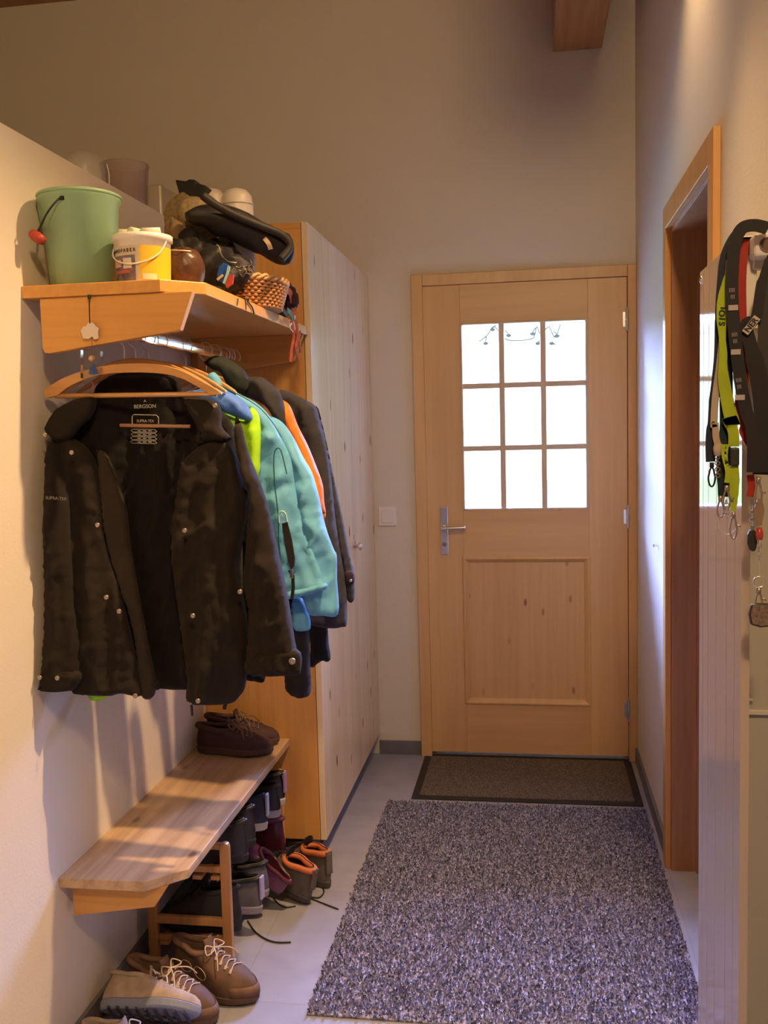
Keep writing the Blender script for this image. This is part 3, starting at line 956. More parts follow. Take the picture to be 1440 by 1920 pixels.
arc_i = [(398, 740), (350, 712), (310, 701), (250, 698), (190, 703), (140, 721), (112, 741)]
q = MB()
pp = [(v.x, v.y) for v in spline([(a_, b_2, 0) for a_, b_2 in arc_o], 4)] + [(v.x, v.y) for v in spline([(a_, b_2, 0) for a_, b_2 in arc_i], 4)]
A_ = [atp(x, y, *HP) for x, y in pp]
for v in A_: v.x = max(v.x, -1.092)
q.rings([[v + Vector((0, -.007, 0)) for v in A_], [v + Vector((0, .007, 0)) for v in A_]])
q.build('shoulder_bar', M['hanger'], fh, bevel=.003)
q = MB(); q.tube([atp(106, 742, *HP), atp(406, 738, *HP)], .0055, 12); q.build('trouser_bar', M['hanger'], fh, smooth=True)
q = MB(); hook(q, 2.054); q.build('hook', M['steel'], fh, smooth=True)

names = ['wooden hanger holding the ragged-hemmed black garment at the back', 'wooden hanger inside the black hooded jacket', 'wooden hanger carrying the blue and lime jacket',
         'wooden hanger carrying the turquoise jacket', 'wooden hanger carrying the orange and charcoal jacket',
         'wooden hanger carrying the dark overcoat nearest the wardrobe']
for y, nm in zip((2.675, 2.115, 2.19, 2.27, 2.44, 2.60), names):
    hanger(y, nm, zt=1.636 if y < 2.3 else 1.628)
for y, nm in zip((2.76, 2.81, 2.86), ('bare', 'bare', 'bare')):
    t = thing('coat_hanger', 'thin wire hanger on the clothes rail towards the wardrobe', 'coat hanger', (-.90, y, 1.6), 'wire hangers at the far end of the rail')
    q = MB(); hook(q, y); q.build('hook', M['steel'], t, smooth=True)
    q = MB(); q.tube(spline([(-.90, y, 1.632), (-.98, y, 1.60), (-1.07, y, 1.555), (-1.06, y, 1.54), (-.90, y, 1.535), (-.74, y, 1.54), (-.73, y, 1.555), (-.82, y, 1.60), (-.90, y, 1.632)], 5), .0013, 6)
    q.build('wire_frame', M['steel'], t, smooth=True)

# ---- black hooded jacket
JP = (2.095, .12, .10)
J = thing('hooded_jacket', 'open black outdoor jacket with snap buttons hanging frontmost on the rail', 'jacket', (-.85, 2.05, .86))
z = lambda L_: [Z2(*p) for p in L_]
cloth('back_panel', BK2, J, z([(150, 330), (240, 280), (330, 240), (560, 235), (700, 260), (800, 320), (860, 420), (880, 700), (880, 1300), (860, 1405), (640, 1425), (550, 1420), (470, 1420), (330, 1430), (180, 1400), (130, 900)]), (2.115, .12, .08), .012, nz=.012, seed=1, back=.4)
cloth('hood', BK2, J, z([(290, 250), (320, 200), (400, 165), (520, 155), (620, 185), (640, 235), (600, 262), (430, 262)]), (2.135, .1, 0), .03, R=18, nz=.006, seed=11)
lf = z([(125, 380), (200, 420), (270, 470), (310, 560), (325, 760), (345, 880), (400, 1050), (440, 1200), (468, 1360), (480, 1448), (400, 1440), (340, 1450), (210, 1430), (150, 1300), (130, 900), (120, 600)])
cloth('front_panel', BK, J, lf, (2.072, .12, .10), .016, R=20, folds=[(z([(250, 470), (260, 800), (300, 1100), (330, 1420)]), 14, .012), (z([(190, 500), (200, 900), (230, 1380)]), 12, .009)], nz=.010, seed=2)
cloth('front_facing', fabric('facing', (.030, .021, .015), .85), J, z([(300, 470), (350, 500), (420, 700), (440, 860), (500, 1200), (540, 1420), (480, 1445), (440, 1180), (370, 960), (330, 800)]), (2.082, .12, .10), .008, R=12, nz=.004, seed=3)
rf = z([(640, 520), (720, 450), (800, 430), (850, 470), (885, 600), (912, 650), (880, 860), (862, 950), (890, 1080), (905, 1200), (897, 1390), (870, 1450), (820, 1482), (670, 1475), (662, 1370), (640, 1200), (600, 900), (615, 700)])
cloth('front_panel', BK, J, rf, (2.068, .12, .10), .020, R=22, folds=[(z([(745, 470), (770, 800), (760, 1100), (740, 1420)]), 16, .014), (z([(680, 560), (640, 820), (670, 1200), (690, 1450)]), 10, .008), (z([(850, 500), (830, 800), (850, 1200)]), 12, .008)], nz=.010, seed=4)
ls = z([(112, 440), (150, 460), (190, 620), (200, 850), (215, 1050), (240, 1230), (238, 1370), (200, 1425), (88, 1425), (80, 1380), (92, 1200), (96, 900), (105, 650)])
cloth('sleeve', BK, J, ls, (2.052, .12, .10), .024, R=24, folds=[(z([(150, 600), (140, 900), (150, 1300)]), 12, .008)], nz=.010, seed=5)
rs_ = z([(855, 330), (880, 380), (905, 480), (960, 620), (990, 720), (1030, 900), (1062, 1050), (1090, 1230), (1112, 1345), (1080, 1366), (905, 1362), (900, 1250), (905, 1100), (885, 1000), (900, 800), (910, 660), (880, 560), (850, 430)])
cloth('sleeve', BK, J, rs_, (2.066, .10, .10), .028, R=26, folds=[(z([(900, 560), (950, 800), (980, 1100), (1010, 1330)]), 14, .012), (z([(930, 900), (1040, 960)]), 9, .005), (z([(930, 1180), (1080, 1130)]), 9, .006)], nz=.010, seed=6)
cloth('cuff', BK, J, z([(912, 1290), (1096, 1262), (1114, 1345), (1082, 1368), (908, 1364)]), (2.048, .10, .10), .020, R=12, nz=.003, seed=7)
cloth('cuff', BK, J, z([(84, 1345), (236, 1352), (225, 1412), (190, 1430), (88, 1428)]), (2.036, .12, .10), .018, R=12, nz=.003, seed=8)
cloth('collar', BK, J, z([(100, 402), (118, 350), (160, 300), (230, 268), (300, 262), (290, 330), (240, 380), (200, 430), (150, 440)]), (2.056, .12, .08), .022, R=16, nz=.006, seed=9)
cloth('collar', BK, J, z([(640, 262), (760, 272), (800, 320), (800, 380), (838, 432), (760, 440), (690, 458), (720, 410), (680, 340)]), (2.064, .12, .08), .022, R=14, folds=[(z([(690, 300), (760, 400)]), 9, .008)], nz=.006, seed=10)
cloth('hem_tab', BK, J, z([(505, 1390), (545, 1385), (552, 1422), (520, 1428), (475, 1450), (470, 1405)]), (2.078, .12, .10), .006, R=6, nz=0, seed=12, step=6)
for x, y in ((118, 412), (229, 481), (668, 788), (330, 765), (365, 1048), (415, 1103), (700, 1122), (885, 1028), (97, 1366), (166, 1368), (720, 1457), (478, 1434)):
    pl, up = ((2.040, .12, .10), .030) if x < 500 else ((2.030, .12, .10), .024)
    snap(J, *Z2(x, y), (pl[0] - .005 if x < 200 else pl[0], pl[1], pl[2]), up if x >= 200 else .022)
snap(J, *Z2(1087, 1303), (2.024, .10, .10), .018, r=.0075)
snap(J, *Z2(783, 297), (2.03, .10, .08), .018)
# drawcords at the hem
q = MB(); q.tube([surf(*Z2(697, 1470), JP, .03), surf(*Z2(700, 1512), JP, .03)], .0032, 8); q.tube([surf(*Z2(825, 1470), JP, .02), surf(*Z2(820, 1492), JP, .02)], .0045, 8)
q.build('drawcord', M['black'], J)
# neck labels and chest print
LP = (2.085, .12, .08)
def lab(body, px, py, size, ang=0, squeeze=1.0, pl=LP, up=.02, m=INK, parent=J, bold=0.0, name='label_print'):
    w = surf(px, py, pl, up)
    return text_mesh(name, body, size, face_cam(w, ang), m, parent, squeeze=squeeze, bold=bold)
q = MB(); a = surf(245, 747, LP, .010); b = surf(322, 772, LP, .012)
lab('BERGSON', 283, 762, .0118, 0, 1.0, up=.030)
lab('A', 283, 752, .008, 0, 1.2, up=.030)
lab('SUPRA-TEX', 280.5, 789, .0088, radians(-2), .92)
def frame_px(x0, y0, x1, y1, pl, up, th, parent, m, name):
    q = MB()
    c = [surf(x0 + 3, y0, pl, up), surf(x1 - 4, y0 + 1, pl, up), surf(x1, y0 + 5, pl, up), surf(x1, y1 - 2, pl, up), surf(x1 - 2, y1, pl, up), surf(x0 + 3, y1 - 1, pl, up), surf(x0, y1 - 4, pl, up), surf(x0, y0 + 3, pl, up)]
    q.tube(c, th, 4, loop=True)
    return q.build(name, m, parent)
frame_px(256, 777, 305, 797, LP, .02, .0007, J, INK, 'label_frame')
for k, yy in enumerate((804, 811, 818, 825)):
    frame_px(254 - (k > 1), yy, 302, yy + 6, LP, .02, .0005, J, INK, 'label_frame')
    q = MB()
    for u in range(3):
        q.tube([surf(266 + u * 10, yy + 3, LP, .02), surf(272 + u * 10, yy + 3.2, LP, .02)], .0007, 4)
    q.build('label_print', INK, J)
lab('SUPRA-TEX', 119, 932, .0098, radians(-4), 1.0, pl=(2.026, .12, .10), up=.030, m=mat('chest_print', (.30, .27, .24), .6))
# the hanger bar that shows in the open neck
q = MB(); q.tube([surf(227, 797, (2.06, .0, 0), 0), surf(358, 799, (2.06, 0, 0), 0)], .0042, 10)
hb = q.build('trouser_bar', mat('pink_wood', (.40, .20, .12), .5), None, smooth=True)
jh = bpy.data.objects['coat_hanger.002']
hb.data.transform(Matrix.Translation(-Vector(jh['_o']))); hb.parent = jh
# ---- jacket behind with dark hem
z6 = lambda L_: [Z6(*p) for p in L_]
J2 = thing('jacket', 'black jacket hidden behind the frontmost one, its square hem showing below the sleeve', 'jacket', (-.8, 2.16, .9))
cloth('body', BK2, J2, z([(250, 420), (600, 330), (860, 420), (960, 900), (985, 1200), (968, 1300), (968, 1392), (900, 1388), (700, 1380), (300, 1380), (250, 1000)]), (2.165, .1, .06), .018, nz=.008, seed=20)
# ---- blue and lime jacket
J3 = thing('ski_jacket', 'jacket with royal blue shoulder and lime green panel between black and turquoise ones', 'jacket', (-.8, 2.22, .86))
BLUE = fabric('royal_blue', (.10, .24, .80), .55); LIME = fabric('lime', (.40, .80, .02), .6)
cloth('yoke', BLUE, J3, z6([(-120, 215), (0, 195), (60, 190), (130, 205), (200, 240), (242, 280), (268, 345), (255, 362), (215, 355), (150, 330), (60, 300), (-120, 300)]), (2.205, .1, .05), .020, R=16, folds=[(z6([(60, 220), (150, 300)]), 8, .006), (z6([(150, 240), (240, 330)]), 7, .006)], nz=.008, seed=21)
cloth('body', LIME, J3, z6([(246, 283), (285, 305), (306, 350), (312, 440), (308, 560), (303, 640), (250, 760), (100, 900), (-50, 700), (-60, 350), (100, 320), (225, 360)]), (2.225, .1, .05), .016, R=16, folds=[(z6([(270, 380), (285, 600)]), 6, .006), (z6([(232, 390), (300, 380)]), 5, -.004)], nz=.005, seed=22)
cloth('hem', LIME, J3, z([(240, 1400), (330, 1400), (345, 1450), (310, 1468), (275, 1462)]), (2.20, .1, .05), .01, R=8, nz=.002, seed=23)
# ---- turquoise softshell
J4 = thing('softshell_jacket', 'turquoise softshell jacket with black zipped pocket', 'jacket', (-.75, 2.3, .95))
TQ = fabric('turquoise', (.13, .40, .62), .6, var=.04)
TQ2 = fabric('turquoise_seam', (.02, .13, .18), .7)
cloth('sleeve', TQ, J4, z6([(330, 330), (395, 350), (440, 385), (490, 460), (540, 560), (585, 640), (620, 760), (655, 920), (698, 1040), (715, 1080), (716, 1200), (722, 1385), (640, 1395), (572, 1390), (545, 1330), (530, 1200), (500, 1000), (480, 800), (440, 600), (380, 480)]), (2.325, .1, .04), .030, R=24,
      folds=[(z6([(500, 520), (560, 800), (600, 1050), (630, 1350)]), 13, .012), (z6([(480, 600), (560, 700)]), 9, -.008), (z6([(560, 880), (660, 960)]), 9, .007), (z6([(600, 1100), (700, 1060)]), 8, -.006)], nz=.012, seed=30)
cloth('sleeve', TQ, J4, z6([(530, 1300), (565, 1380), (576, 1440), (568, 1470), (520, 1478), (490, 1470), (470, 1400), (480, 1300)]), (2.345, .1, .04), .02, R=12, nz=.004, seed=31)
cloth('body', TQ, J4, z6([(60, 185), (110, 170), (200, 222), (280, 262), (345, 320), (395, 395), (418, 450), (470, 560), (492, 700), (520, 850), (560, 990), (610, 1110), (640, 1190), (657, 1250), (600, 1270), (455, 1306), (400, 1290), (200, 1250), (60, 1100), (50, 600)]), (2.275, .1, .04), .024, R=22,
      folds=[(z6([(400, 460), (385, 640), (400, 900), (420, 1200)]), 11, .006), (z6([(330, 450), (310, 700), (350, 1000)]), 13, .010), (z6([(450, 480), (470, 700), (520, 950), (600, 1200)]), 10, -.010), (z6([(340, 480), (420, 430)]), 9, .010), (z6([(330, 760), (450, 700)]), 9, -.006), (z6([(350, 900), (440, 860)]), 7, .005)], nz=.010, seed=32)
cloth('hem', TQ, J4, z6([(452, 1268), (560, 1245), (652, 1222), (660, 1250), (600, 1272), (458, 1308)]), (2.252, .1, .04), .012, R=8, nz=.001, seed=33, step=6)
cloth('collar', TQ, J4, z6([(25, 122), (60, 104), (92, 130), (118, 180), (112, 210), (60, 190), (10, 170)]), (2.26, .1, .04), .014, R=9, nz=.003, seed=34, step=6)
q = MB(); q.tube(spline([surf(*Z6(x, y), (2.262, .1, .04), .037) for x, y in ((470, 640), (440, 520), (415, 510), (402, 560), (408, 700), (425, 850), (430, 1000), (448, 1180))], 6), .0016, 6)
q.build('seam', TQ2, J4)
q = MB(); q.tube(spline([surf(*Z6(x, y), (2.262, .1, .04), .034) for x, y in ((118, 176), (200, 218), (280, 262), (340, 308), (400, 380), (440, 450))], 6), .0012, 6)
q.build('seam', TQ2, J4)
q = MB()
R_ = [surf(*Z6(x, y), (2.262, .1, .04), .038) for x, y in ((444, 898), (472, 892), (495, 985), (511, 1080), (508, 1120), (490, 1142), (475, 1090), (456, 990))]
q.rings([R_, [v + Vector((0, .006, 0)) for v in R_]]); pk = q.build('pocket_zip', M['black'], J4)
q = MB(); q.ribbon([surf(*Z6(x, y), (2.262, .1, .04), .044) for x, y in ((488, 1140), (505, 1170), (507, 1230), (500, 1292))], .008); q.build('zip_pull', M['black'], J4)
q = MB(); w = surf(*Z6(500, 1155), (2.262, .1, .04), .047); q.box(w.x - .004, w.x + .004, w.y - .003, w.y + .002, w.z - .012, w.z + .010); q.build('zip_slider', M['steel'], J4, bevel=.001)
q = MB(); q.tube(spline([surf(*Z6(x, y), (2.262, .1, .04), .038) for x, y in ((432, 895), (430, 850), (445, 835), (464, 850), (472, 890))], 5), .003, 6); q.build('pocket_trim', mat('reflective_trim', (.35, .62, .66), .3), J4)

# ---- dark garments further back
CH = fabric('charcoal', (.035, .033, .038), .85); BKN = fabric('black_knit', (.014, .012, .013), .9); GRN = fabric('black_green', (.016, .022, .017), .75)
J5 = thing('jacket', 'black jacket whose narrow sleeve hangs lowest behind the turquoise one', 'jacket', (-.75, 2.4, .8))
cloth('sleeve', BKN, J5, z6([(440, 1270), (545, 1280), (560, 1400), (570, 1500), (573, 1650), (578, 1790), (545, 1828), (480, 1818), (440, 1755), (445, 1600), (440, 1400)]), (2.36, .1, .0), .030, R=20, folds=[(z6([(500, 1300), (510, 1780)]), 10, .010)], nz=.008, seed=40)
cloth('body', GRN, J5, z6([(10, 60), (60, 20), (130, 30), (220, 90), (250, 150), (220, 220), (140, 180), (100, 110), (60, 95)]), (2.37, .1, 0), .04, R=20, nz=.008, seed=41)
J6 = thing('jacket', 'charcoal jacket with bright orange sleeve behind the turquoise one', 'jacket', (-.75, 2.48, .9))
ORG = fabric('orange', (.82, .20, .015), .6)
cloth('sleeve', ORG, J6, z6([(425, 250), (468, 285), (510, 390), (560, 490), (605, 600), (640, 700), (648, 790), (657, 860), (640, 890), (600, 800), (520, 640), (440, 450), (405, 330)]), (2.45, .1, .02), .022, R=14, folds=[(z6([(450, 300), (560, 560), (630, 820)]), 7, .006)], nz=.006, seed=42)
cloth('body', CH, J6, z6([(180, 130), (300, 130), (345, 150), (400, 195), (425, 240), (440, 300), (445, 400), (400, 380), (330, 280), (215, 225), (170, 180)]), (2.42, .1, .02), .030, R=18, folds=[(z6([(310, 150), (400, 330)]), 8, .010)], nz=.008, seed=43)
J7 = thing('overcoat', 'long charcoal overcoat with strapped cuff nearest the wardrobe', 'coat', (-.72, 2.6, .9))
cloth('body', CH, J7, z6([(380, 215), (440, 200), (560, 258), (605, 290), (625, 360), (650, 450), (680, 620), (700, 820), (725, 1000), (755, 1180), (768, 1300), (767, 1440), (740, 1455), (680, 1462), (560, 1440), (450, 1400), (400, 1000), (380, 500)]), (2.56, .1, .02), .030, R=22, folds=[(z6([(560, 300), (640, 700), (720, 1300)]), 10, .010)], nz=.010, seed=44)
cloth('sleeve', CH, J7, z6([(600, 285), (618, 300), (650, 430), (690, 620), (740, 850), (785, 1080), (805, 1170), (806, 1308), (770, 1312), (755, 1180), (700, 900), (660, 600)]), (2.60, .1, .02), .030, R=14, nz=.006, seed=45)
cloth('cuff_strap', fabric('dark_plum', (.035, .018, .022)), J7, z6([(752, 1162), (800, 1158), (806, 1222), (760, 1228)]), (2.565, .1, .02), .012, R=7, nz=0, seed=46, step=5)
snap(J7, *Z6(793, 1205), (2.55, .1, .02), .012, r=.004)
J8 = thing('cardigan', 'black garment with a ragged hem showing under the overcoat', 'jacket', (-.75, 2.68, .85))
cloth('body', BKN, J8, z6([(300, 420), (560, 460), (600, 900), (640, 1300), (665, 1440), (672, 1540), (682, 1620), (660, 1640), (640, 1632), (605, 1655), (590, 1668), (570, 1650), (565, 1500), (450, 1300), (300, 900)]), (2.66, .1, .02), .024, R=12, folds=[(z6([(620, 1420), (630, 1620)]), 8, .008)], nz=.006, seed=47, step=7)

# ------------------------------------------------------------------ tag and little bag hanging from the shelf bracket
yt = 1.984
tagr = thing('paper_tag', 'white cloud-shaped paper tag on a string at the shelf bracket', 'tag', tuple(at(170, 600, 'y', yt)))
q = MB(); c_ = [at(x, y, 'y', yt) for x, y in ((157, 634), (153, 620), (157, 612), (163, 611), (167, 604), (175, 604), (181, 611), (187, 615), (185, 622), (186, 634), (178, 636), (174, 630), (168, 635))]
q.rings([c_, [v + Vector((0, .0015, 0)) for v in c_]]); q.build('paper', mat('tag_paper', (.72, .62, .54), .8), tagr)
q = MB(); q.tube([at(169, 553, 'y', 1.982), at(169, 575, 'y', 1.982), at(170, 606, 'y', yt - .001)], .0012, 6); q.lathe([(.004, -.004), (.004, .004)], at(169, 556, 'y', 1.983), 10)
q.build('string', M['black'], tagr)
bagr = thing('ornament_bag', 'small clear bag with a blue paper figure hanging under the shelf bracket', 'ornament', tuple(at(172, 656, 'y', yt)))
q = MB(); c_ = [at(x, y, 'y', yt) for x, y in ((155, 656), (172, 654), (192, 658), (191, 690), (188, 708), (170, 714), (155, 708))]
q.rings([[v + Vector((0, -.006, 0)) for v in c_], [v + Vector((0, .006, 0)) for v in c_]]); q.build('bag', M['clear'], bagr)
q = MB(); c_ = [at(x, y, 'y', yt) for x, y in ((168, 701), (171, 690), (176, 681), (182, 690), (186, 700), (178, 702))]
q.rings([[v + Vector((0, -.002, 0)) for v in c_], [v + Vector((0, .002, 0)) for v in c_]]); q.build('figure_dress', mat('figure_blue', (.05, .14, .5), .6), bagr)
q = MB(); q.lathe([(0, -.007), (.007, -.004), (.008, 0), (.006, .006), (0, .008)], at(174, 672, 'y', yt), 14); q.build('figure_head', mat('figure_skin', (.6, .36, .2), .7), bagr, smooth=True)
q = MB(); q.tube([at(174, 636, 'y', yt), at(174, 655, 'y', yt)], .0007, 5); q.tube(spline([at(172, 713, 'y', yt), at(176, 722, 'y', yt), at(173, 736, 'y', yt)]), .001, 5); q.build('cord', mat('red_cord', (.4, .06, .04), .7), bagr)

# ------------------------------------------------------------------ on the coat shelf
bc = Vector((-1.002, 2.085, SZ))
bk = thing('bucket', 'mint green plastic bucket with black wire handle and red grip on the coat shelf', 'bucket', tuple(bc))
MINT = mat('mint_plastic', (.27, .44, .27), .38, var=.03)
q = MB(); q.lathe([(.0, .001), (.066, .001), (.071, .004), (.086, .190), (.091, .196), (.091, .208), (.087, .210), (.084, .206), (.068, .01), (0, .008)], bc, 48); q.build('bucket_body', MINT, bk, smooth=True)
q = MB(); q.tube([bc + Vector((.0895 * cos(t), .0895 * sin(t), .204)) for t in [2 * pi * k / 40 for k in range(40)]], .0042, 8, loop=True); q.build('rim', MINT, bk, smooth=True)
q = MB()
q.rings([[bc + Vector((-.066 - .085 * zz, .0 , 0)) + Vector((-.014 * cos(t) * s, .030 * sin(t) * s, zz)) for t in [2 * pi * k / 14 for k in range(14)]] for s, zz in ((.3, .02), (.55, .08), (.8, .14), (1, .19), (1, .206))])
q.build('pouring_lip', MINT, bk, smooth=True)
q = MB()
hp_ = [at(115, 370, 'y', 2.0), at(104, 380, 'y', 1.985), at(88, 402, 'y', 1.98), at(72, 436, 'y', 1.985), at(68, 444, 'y', 1.99)]
hp2 = [at(68, 444, 'y', 1.99), at(60, 430, 'y', 2.06), bc + Vector((-.084, .03, .19))]
hp2[1].x = max(hp2[1].x, -1.09)
for v in hp_ + hp2: v.x = max(v.x, -1.092)
q.tube(spline(hp_), .0022, 8); q.tube(spline(hp2), .0022, 8); q.lathe([(.005, -.004), (.005, .004)], at(118, 371, 'y', 2.0), 10)
hd = q.build('handle_wire', M['black'], bk, smooth=True)
q = MB(); g0, g1 = at(60, 436, 'y', 1.985), at(83, 452, 'y', 1.985); g0.x = max(g0.x, -1.088)
q.tube([g0, g0.lerp(g1, .3), g0.lerp(g1, .7), g1], [.009, .012, .012, .009], 14); q.build('grip', mat('red_grip', (.40, .045, .025), .45), bk, smooth=True)

# paint tub with label
tb = thing('chalk_tub', 'white plastic tub with yellow label full of pale chalks beside the bucket', 'tub', (-.850, 2.066, SZ))
tc0 = Vector((-.850, 2.066, SZ))
q = MB(); q.lathe([(0, .001), (.055, .001), (.058, .004), (.0615, .092), (.066, .094), (.066, .106), (.060, .107), (.056, .01), (0, .006)], tc0, 40); q.build('tub_body', M['white_plastic'], tb, smooth=True)
def wrap(a0, a1, z0, z1, m, name, r=.0608, th=.0008, lean=.0035):
    q = MB(); R = []
    for k in range(25):
        a = radians(a0 + (a1 - a0) * k / 24)
        def pt(rr, zz): return tc0 + Vector((rr * cos(a), rr * sin(a), zz))
        r0 = r - .0035 + lean * (z0 / .09); r1 = r - .0035 + lean * (z1 / .09)
        R.append([pt(r0, z0), pt(r0 + th, z0), pt(r1 + th, z1), pt(r1, z1)])
    q.rings(R); return q.build(name, m, tb)
YEL = mat('label_yellow', (.80, .50, .02), .45)
wrap(-75, 30, .004, .078, YEL, 'label')
wrap(-165, -75, .004, .078, mat('label_cream', (.62, .52, .40), .5), 'label')
wrap(-175, -150, .004, .060, YEL, 'label', r=.0612)
wrap(-148, -84, .004, .058, mat('label_photo', (.16, .12, .14), .5, var=.6, vscale=60), 'label_picture', r=.0614)
wrap(-142, -118, .034, .050, mat('chalk_pink', (.62, .40, .36), .7), 'label_picture', r=.0622)
wrap(-112, -92, .030, .052, mat('chalk_cream', (.66, .60, .50), .7), 'label_picture', r=.0622)
wrap(-140, -96, .020, .027, mat('chalk_red', (.50, .10, .08), .7), 'label_picture', r=.0622)
wrap(-70, -40, .006, .018, mat('label_small', (.75, .68, .45), .5), 'label_picture', r=.0616)
for i, ch in enumerate('EBERHARDFABER'):
    an = radians(-172 + i * 7.3)
    rr = .0622
    p = tc0 + Vector((rr * cos(an), rr * sin(an), .068))
    Mx = Matrix.Translation(p) @ Matrix.Rotation(an + radians(90), 4, 'Z') @ Matrix.Rotation(radians(90), 4, 'X')
    text_mesh('label_letter', ch, .0105, Mx, M['black'], tb)
q = MB(); q.tube(spline([tc0 + Vector((.064 * cos(radians(t)), .064 * sin(radians(t)), zz)) for t, zz in ((-15, .09), (-35, .062), (-60, .045), (-90, .038), (-120, .045), (-150, .062), (-175, .09))]), .0018, 6)
q.build('handle', M['white_plastic'], tb, smooth=True)
for i, (dx, dy, a, c) in enumerate(((-.028, -.01, 20, (.60, .58, .42)), (-.005, -.015, 70, (.52, .60, .42)), (.026, -.012, 10, (.72, .64, .58)), (.0, .022, 40, (.66, .6, .5)))):
    p = tc0 + Vector((dx, dy, .112))
    d = Vector((cos(radians(a)), sin(radians(a)), 0)) * .020
    q = MB(); q.tube([p - d * 1.05, p - d, p + d, p + d * 1.05], [.006, .011, .011, .006], 14)
    tag(q.build('chalk', mat('chalk_%d' % i, c, .9), None, smooth=True), ['olive-cream chalk stick lying in the tub next to the bucket', 'pale green chalk stick in the middle of the tub', 'thick whitish chalk stick on the right of the tub', 'cream chalk stick at the back of the tub'][i], 'chalk', None)

def blob(name, m, parent, c, r, seed=0, amp=.15, n=24, rot=None, flat=0.0, sq=1.0, fr_=2.2):
    """soft lump: an ellipsoid with creases"""
    bm = bmesh.new(); bmesh.ops.create_uvsphere(bm, u_segments=n * 2, v_segments=n, radius=1)
    for v in bm.verts:
        p = v.co.copy()
        for i in range(3):
            p[i] = math.copysign(abs(p[i]) ** sq, p[i])
        k = 1 + amp * noise.noise(p * fr_ + Vector((seed, 0, 0))) + amp * .4 * noise.noise(p * fr_ * 3 + Vector((seed, 5, 0)))
        q_ = Vector((p.x * r[0] * k, p.y * r[1] * k, p.z * r[2] * k))
        if flat: q_.z = max(q_.z, -r[2] * flat)
        if rot: q_ = rot @ q_
        v.co = q_ + Vector(c)
    q = MB(); q.bm.free(); q.bm = bm
    return q.build(name, m, parent, smooth=True)
BRN = mat('brown_leather', (.075, .030, .014), .35, var=.35, vscale=15, bump=.3)
pc = at(346, 500, 'y', 2.14)
t = thing('leather_pouch', 'round brown leather pouch on the shelf next to the yellow tub', 'pouch', (pc.x, pc.y, SZ))
blob('pouch_body', BRN, t, (pc.x, pc.y, SZ + .042), (.046, .05, .052), 3, .08, flat=.8, sq=.9)
q = MB(); q.tube(spline([(pc.x - .035, pc.y - .03, SZ + .083), (pc.x, pc.y - .045, SZ + .080), (pc.x + .03, pc.y - .03, SZ + .078)]), .0016, 6); q.build('zip', M['steel'], t)
# black rucksack pile
NYL = fabric('black_nylon', (.016, .014, .013), .5, b=.2)
t = thing('rucksack', 'crumpled black nylon rucksack lying on the shelf behind the basket', 'bag', (-.84, 2.38, SZ))
c_ = at(398, 462, 'y', 2.48)
blob('bag_body', NYL, t, (c_.x, 2.48, SZ + .085), (.098, .11, .090), 8, .38, flat=.88, sq=.85, fr_=1.8)
blob('side_pocket', NYL, t, (c_.x - .040, 2.40, SZ + .095), (.058, .05, .092), 5, .3, fr_=2)
q = MB(); q.ribbon(spline([(c_.x - .06, 2.30, SZ + .12), (c_.x + .0, 2.285, SZ + .09), (c_.x + .03, 2.28, SZ + .05), (c_.x + .02, 2.27, SZ + .01)]), .02); q.ribbon(spline([(c_.x - .08, 2.30, SZ + .07), (c_.x - .02, 2.27, SZ + .045), (c_.x + .05, 2.25, SZ + .02), (c_.x + .09, 2.27, SZ + .012)]), .018)
q.build('strap', M['black'], t)
# folded black umbrella across the top
t = thing('umbrella', 'furled black umbrella lying across the pile on the shelf', 'umbrella', tuple(at(450, 430, 'y', 2.36)))
P0 = [at(x, y, 'y', 2.40 + .0009 * (x - 380)) for x, y in ((352, 408), (372, 405), (400, 408), (440, 420), (480, 440), (510, 456), (532, 466), (546, 468))]
q = MB(); q.tube(spline(P0, 5), [.012 + (.041 - .012) * min(1, k / 12) * (1 if k < 32 else max(.25, math.sqrt(max(0, 1 - ((k - 31) / 4.6) ** 2)))) for k in range(36)], 22)
for v in q.bm.verts:
    v.co += Vector((0, 0, 1)) * .006 * noise.noise(v.co * 28)
q.build('canopy', fabric('umbrella_black', (.020, .017, .015), .45), t, smooth=True)
P1 = [at(x, y, 'y', 2.345 + .0009 * (x - 380)) for x, y in ((381, 366), (400, 380), (440, 402), (490, 423), (530, 440), (545, 462), (528, 486))]
q = MB(); q.tube(spline(P1, 6), .010, 10); q.build('rolled_edge', fabric('umbrella_edge', (.028, .024, .020), .5), t, smooth=True)
q = MB(); w0, w1 = at(497, 446, 'y', 2.46), at(509, 467, 'y', 2.46)
q.ribbon(spline([w0, (w0 + w1) / 2 + Vector((.004, -.006, 0)), w1]), .011, nrm=(0, -1, 0)); q.build('closing_label', mat('label_tan', (.62, .45, .30), .6), t)
# straw hat, black cap
t = thing('straw_hat', 'olive straw hat standing on edge at the back of the pile', 'hat', tuple(at(365, 440, 'y', 2.47)))
hc = at(366, 408, 'y', 2.46)
q = MB(); Mr = Matrix.Rotation(radians(72), 3, 'X') @ Matrix.Rotation(radians(18), 3, 'Y')
q.lathe([(.078, -.002), (.078, .002), (.045, .006), (.042, .035), (.030, .045), (0, .046)], hc, 36, M=Mr)
STR = mat('straw', (.26, .19, .09), .85, bump=1.0, bscale=160, var=.3, vscale=120); q.build('hat_body', STR, t, smooth=True)
blob('cloth_bag', fabric('khaki_cloth', (.19, .12, .06)), None, at(338, 452, 'y', 2.43), (.035, .05, .06), 4, .25)
tag(bpy.data.objects['cloth_bag'], 'khaki cloth bag squeezed between the hat and the brown pouch', 'bag')
t = thing('cap', 'black cap with pointed corners on top of the pile', 'hat', tuple(at(368, 350, 'y', 2.5)))
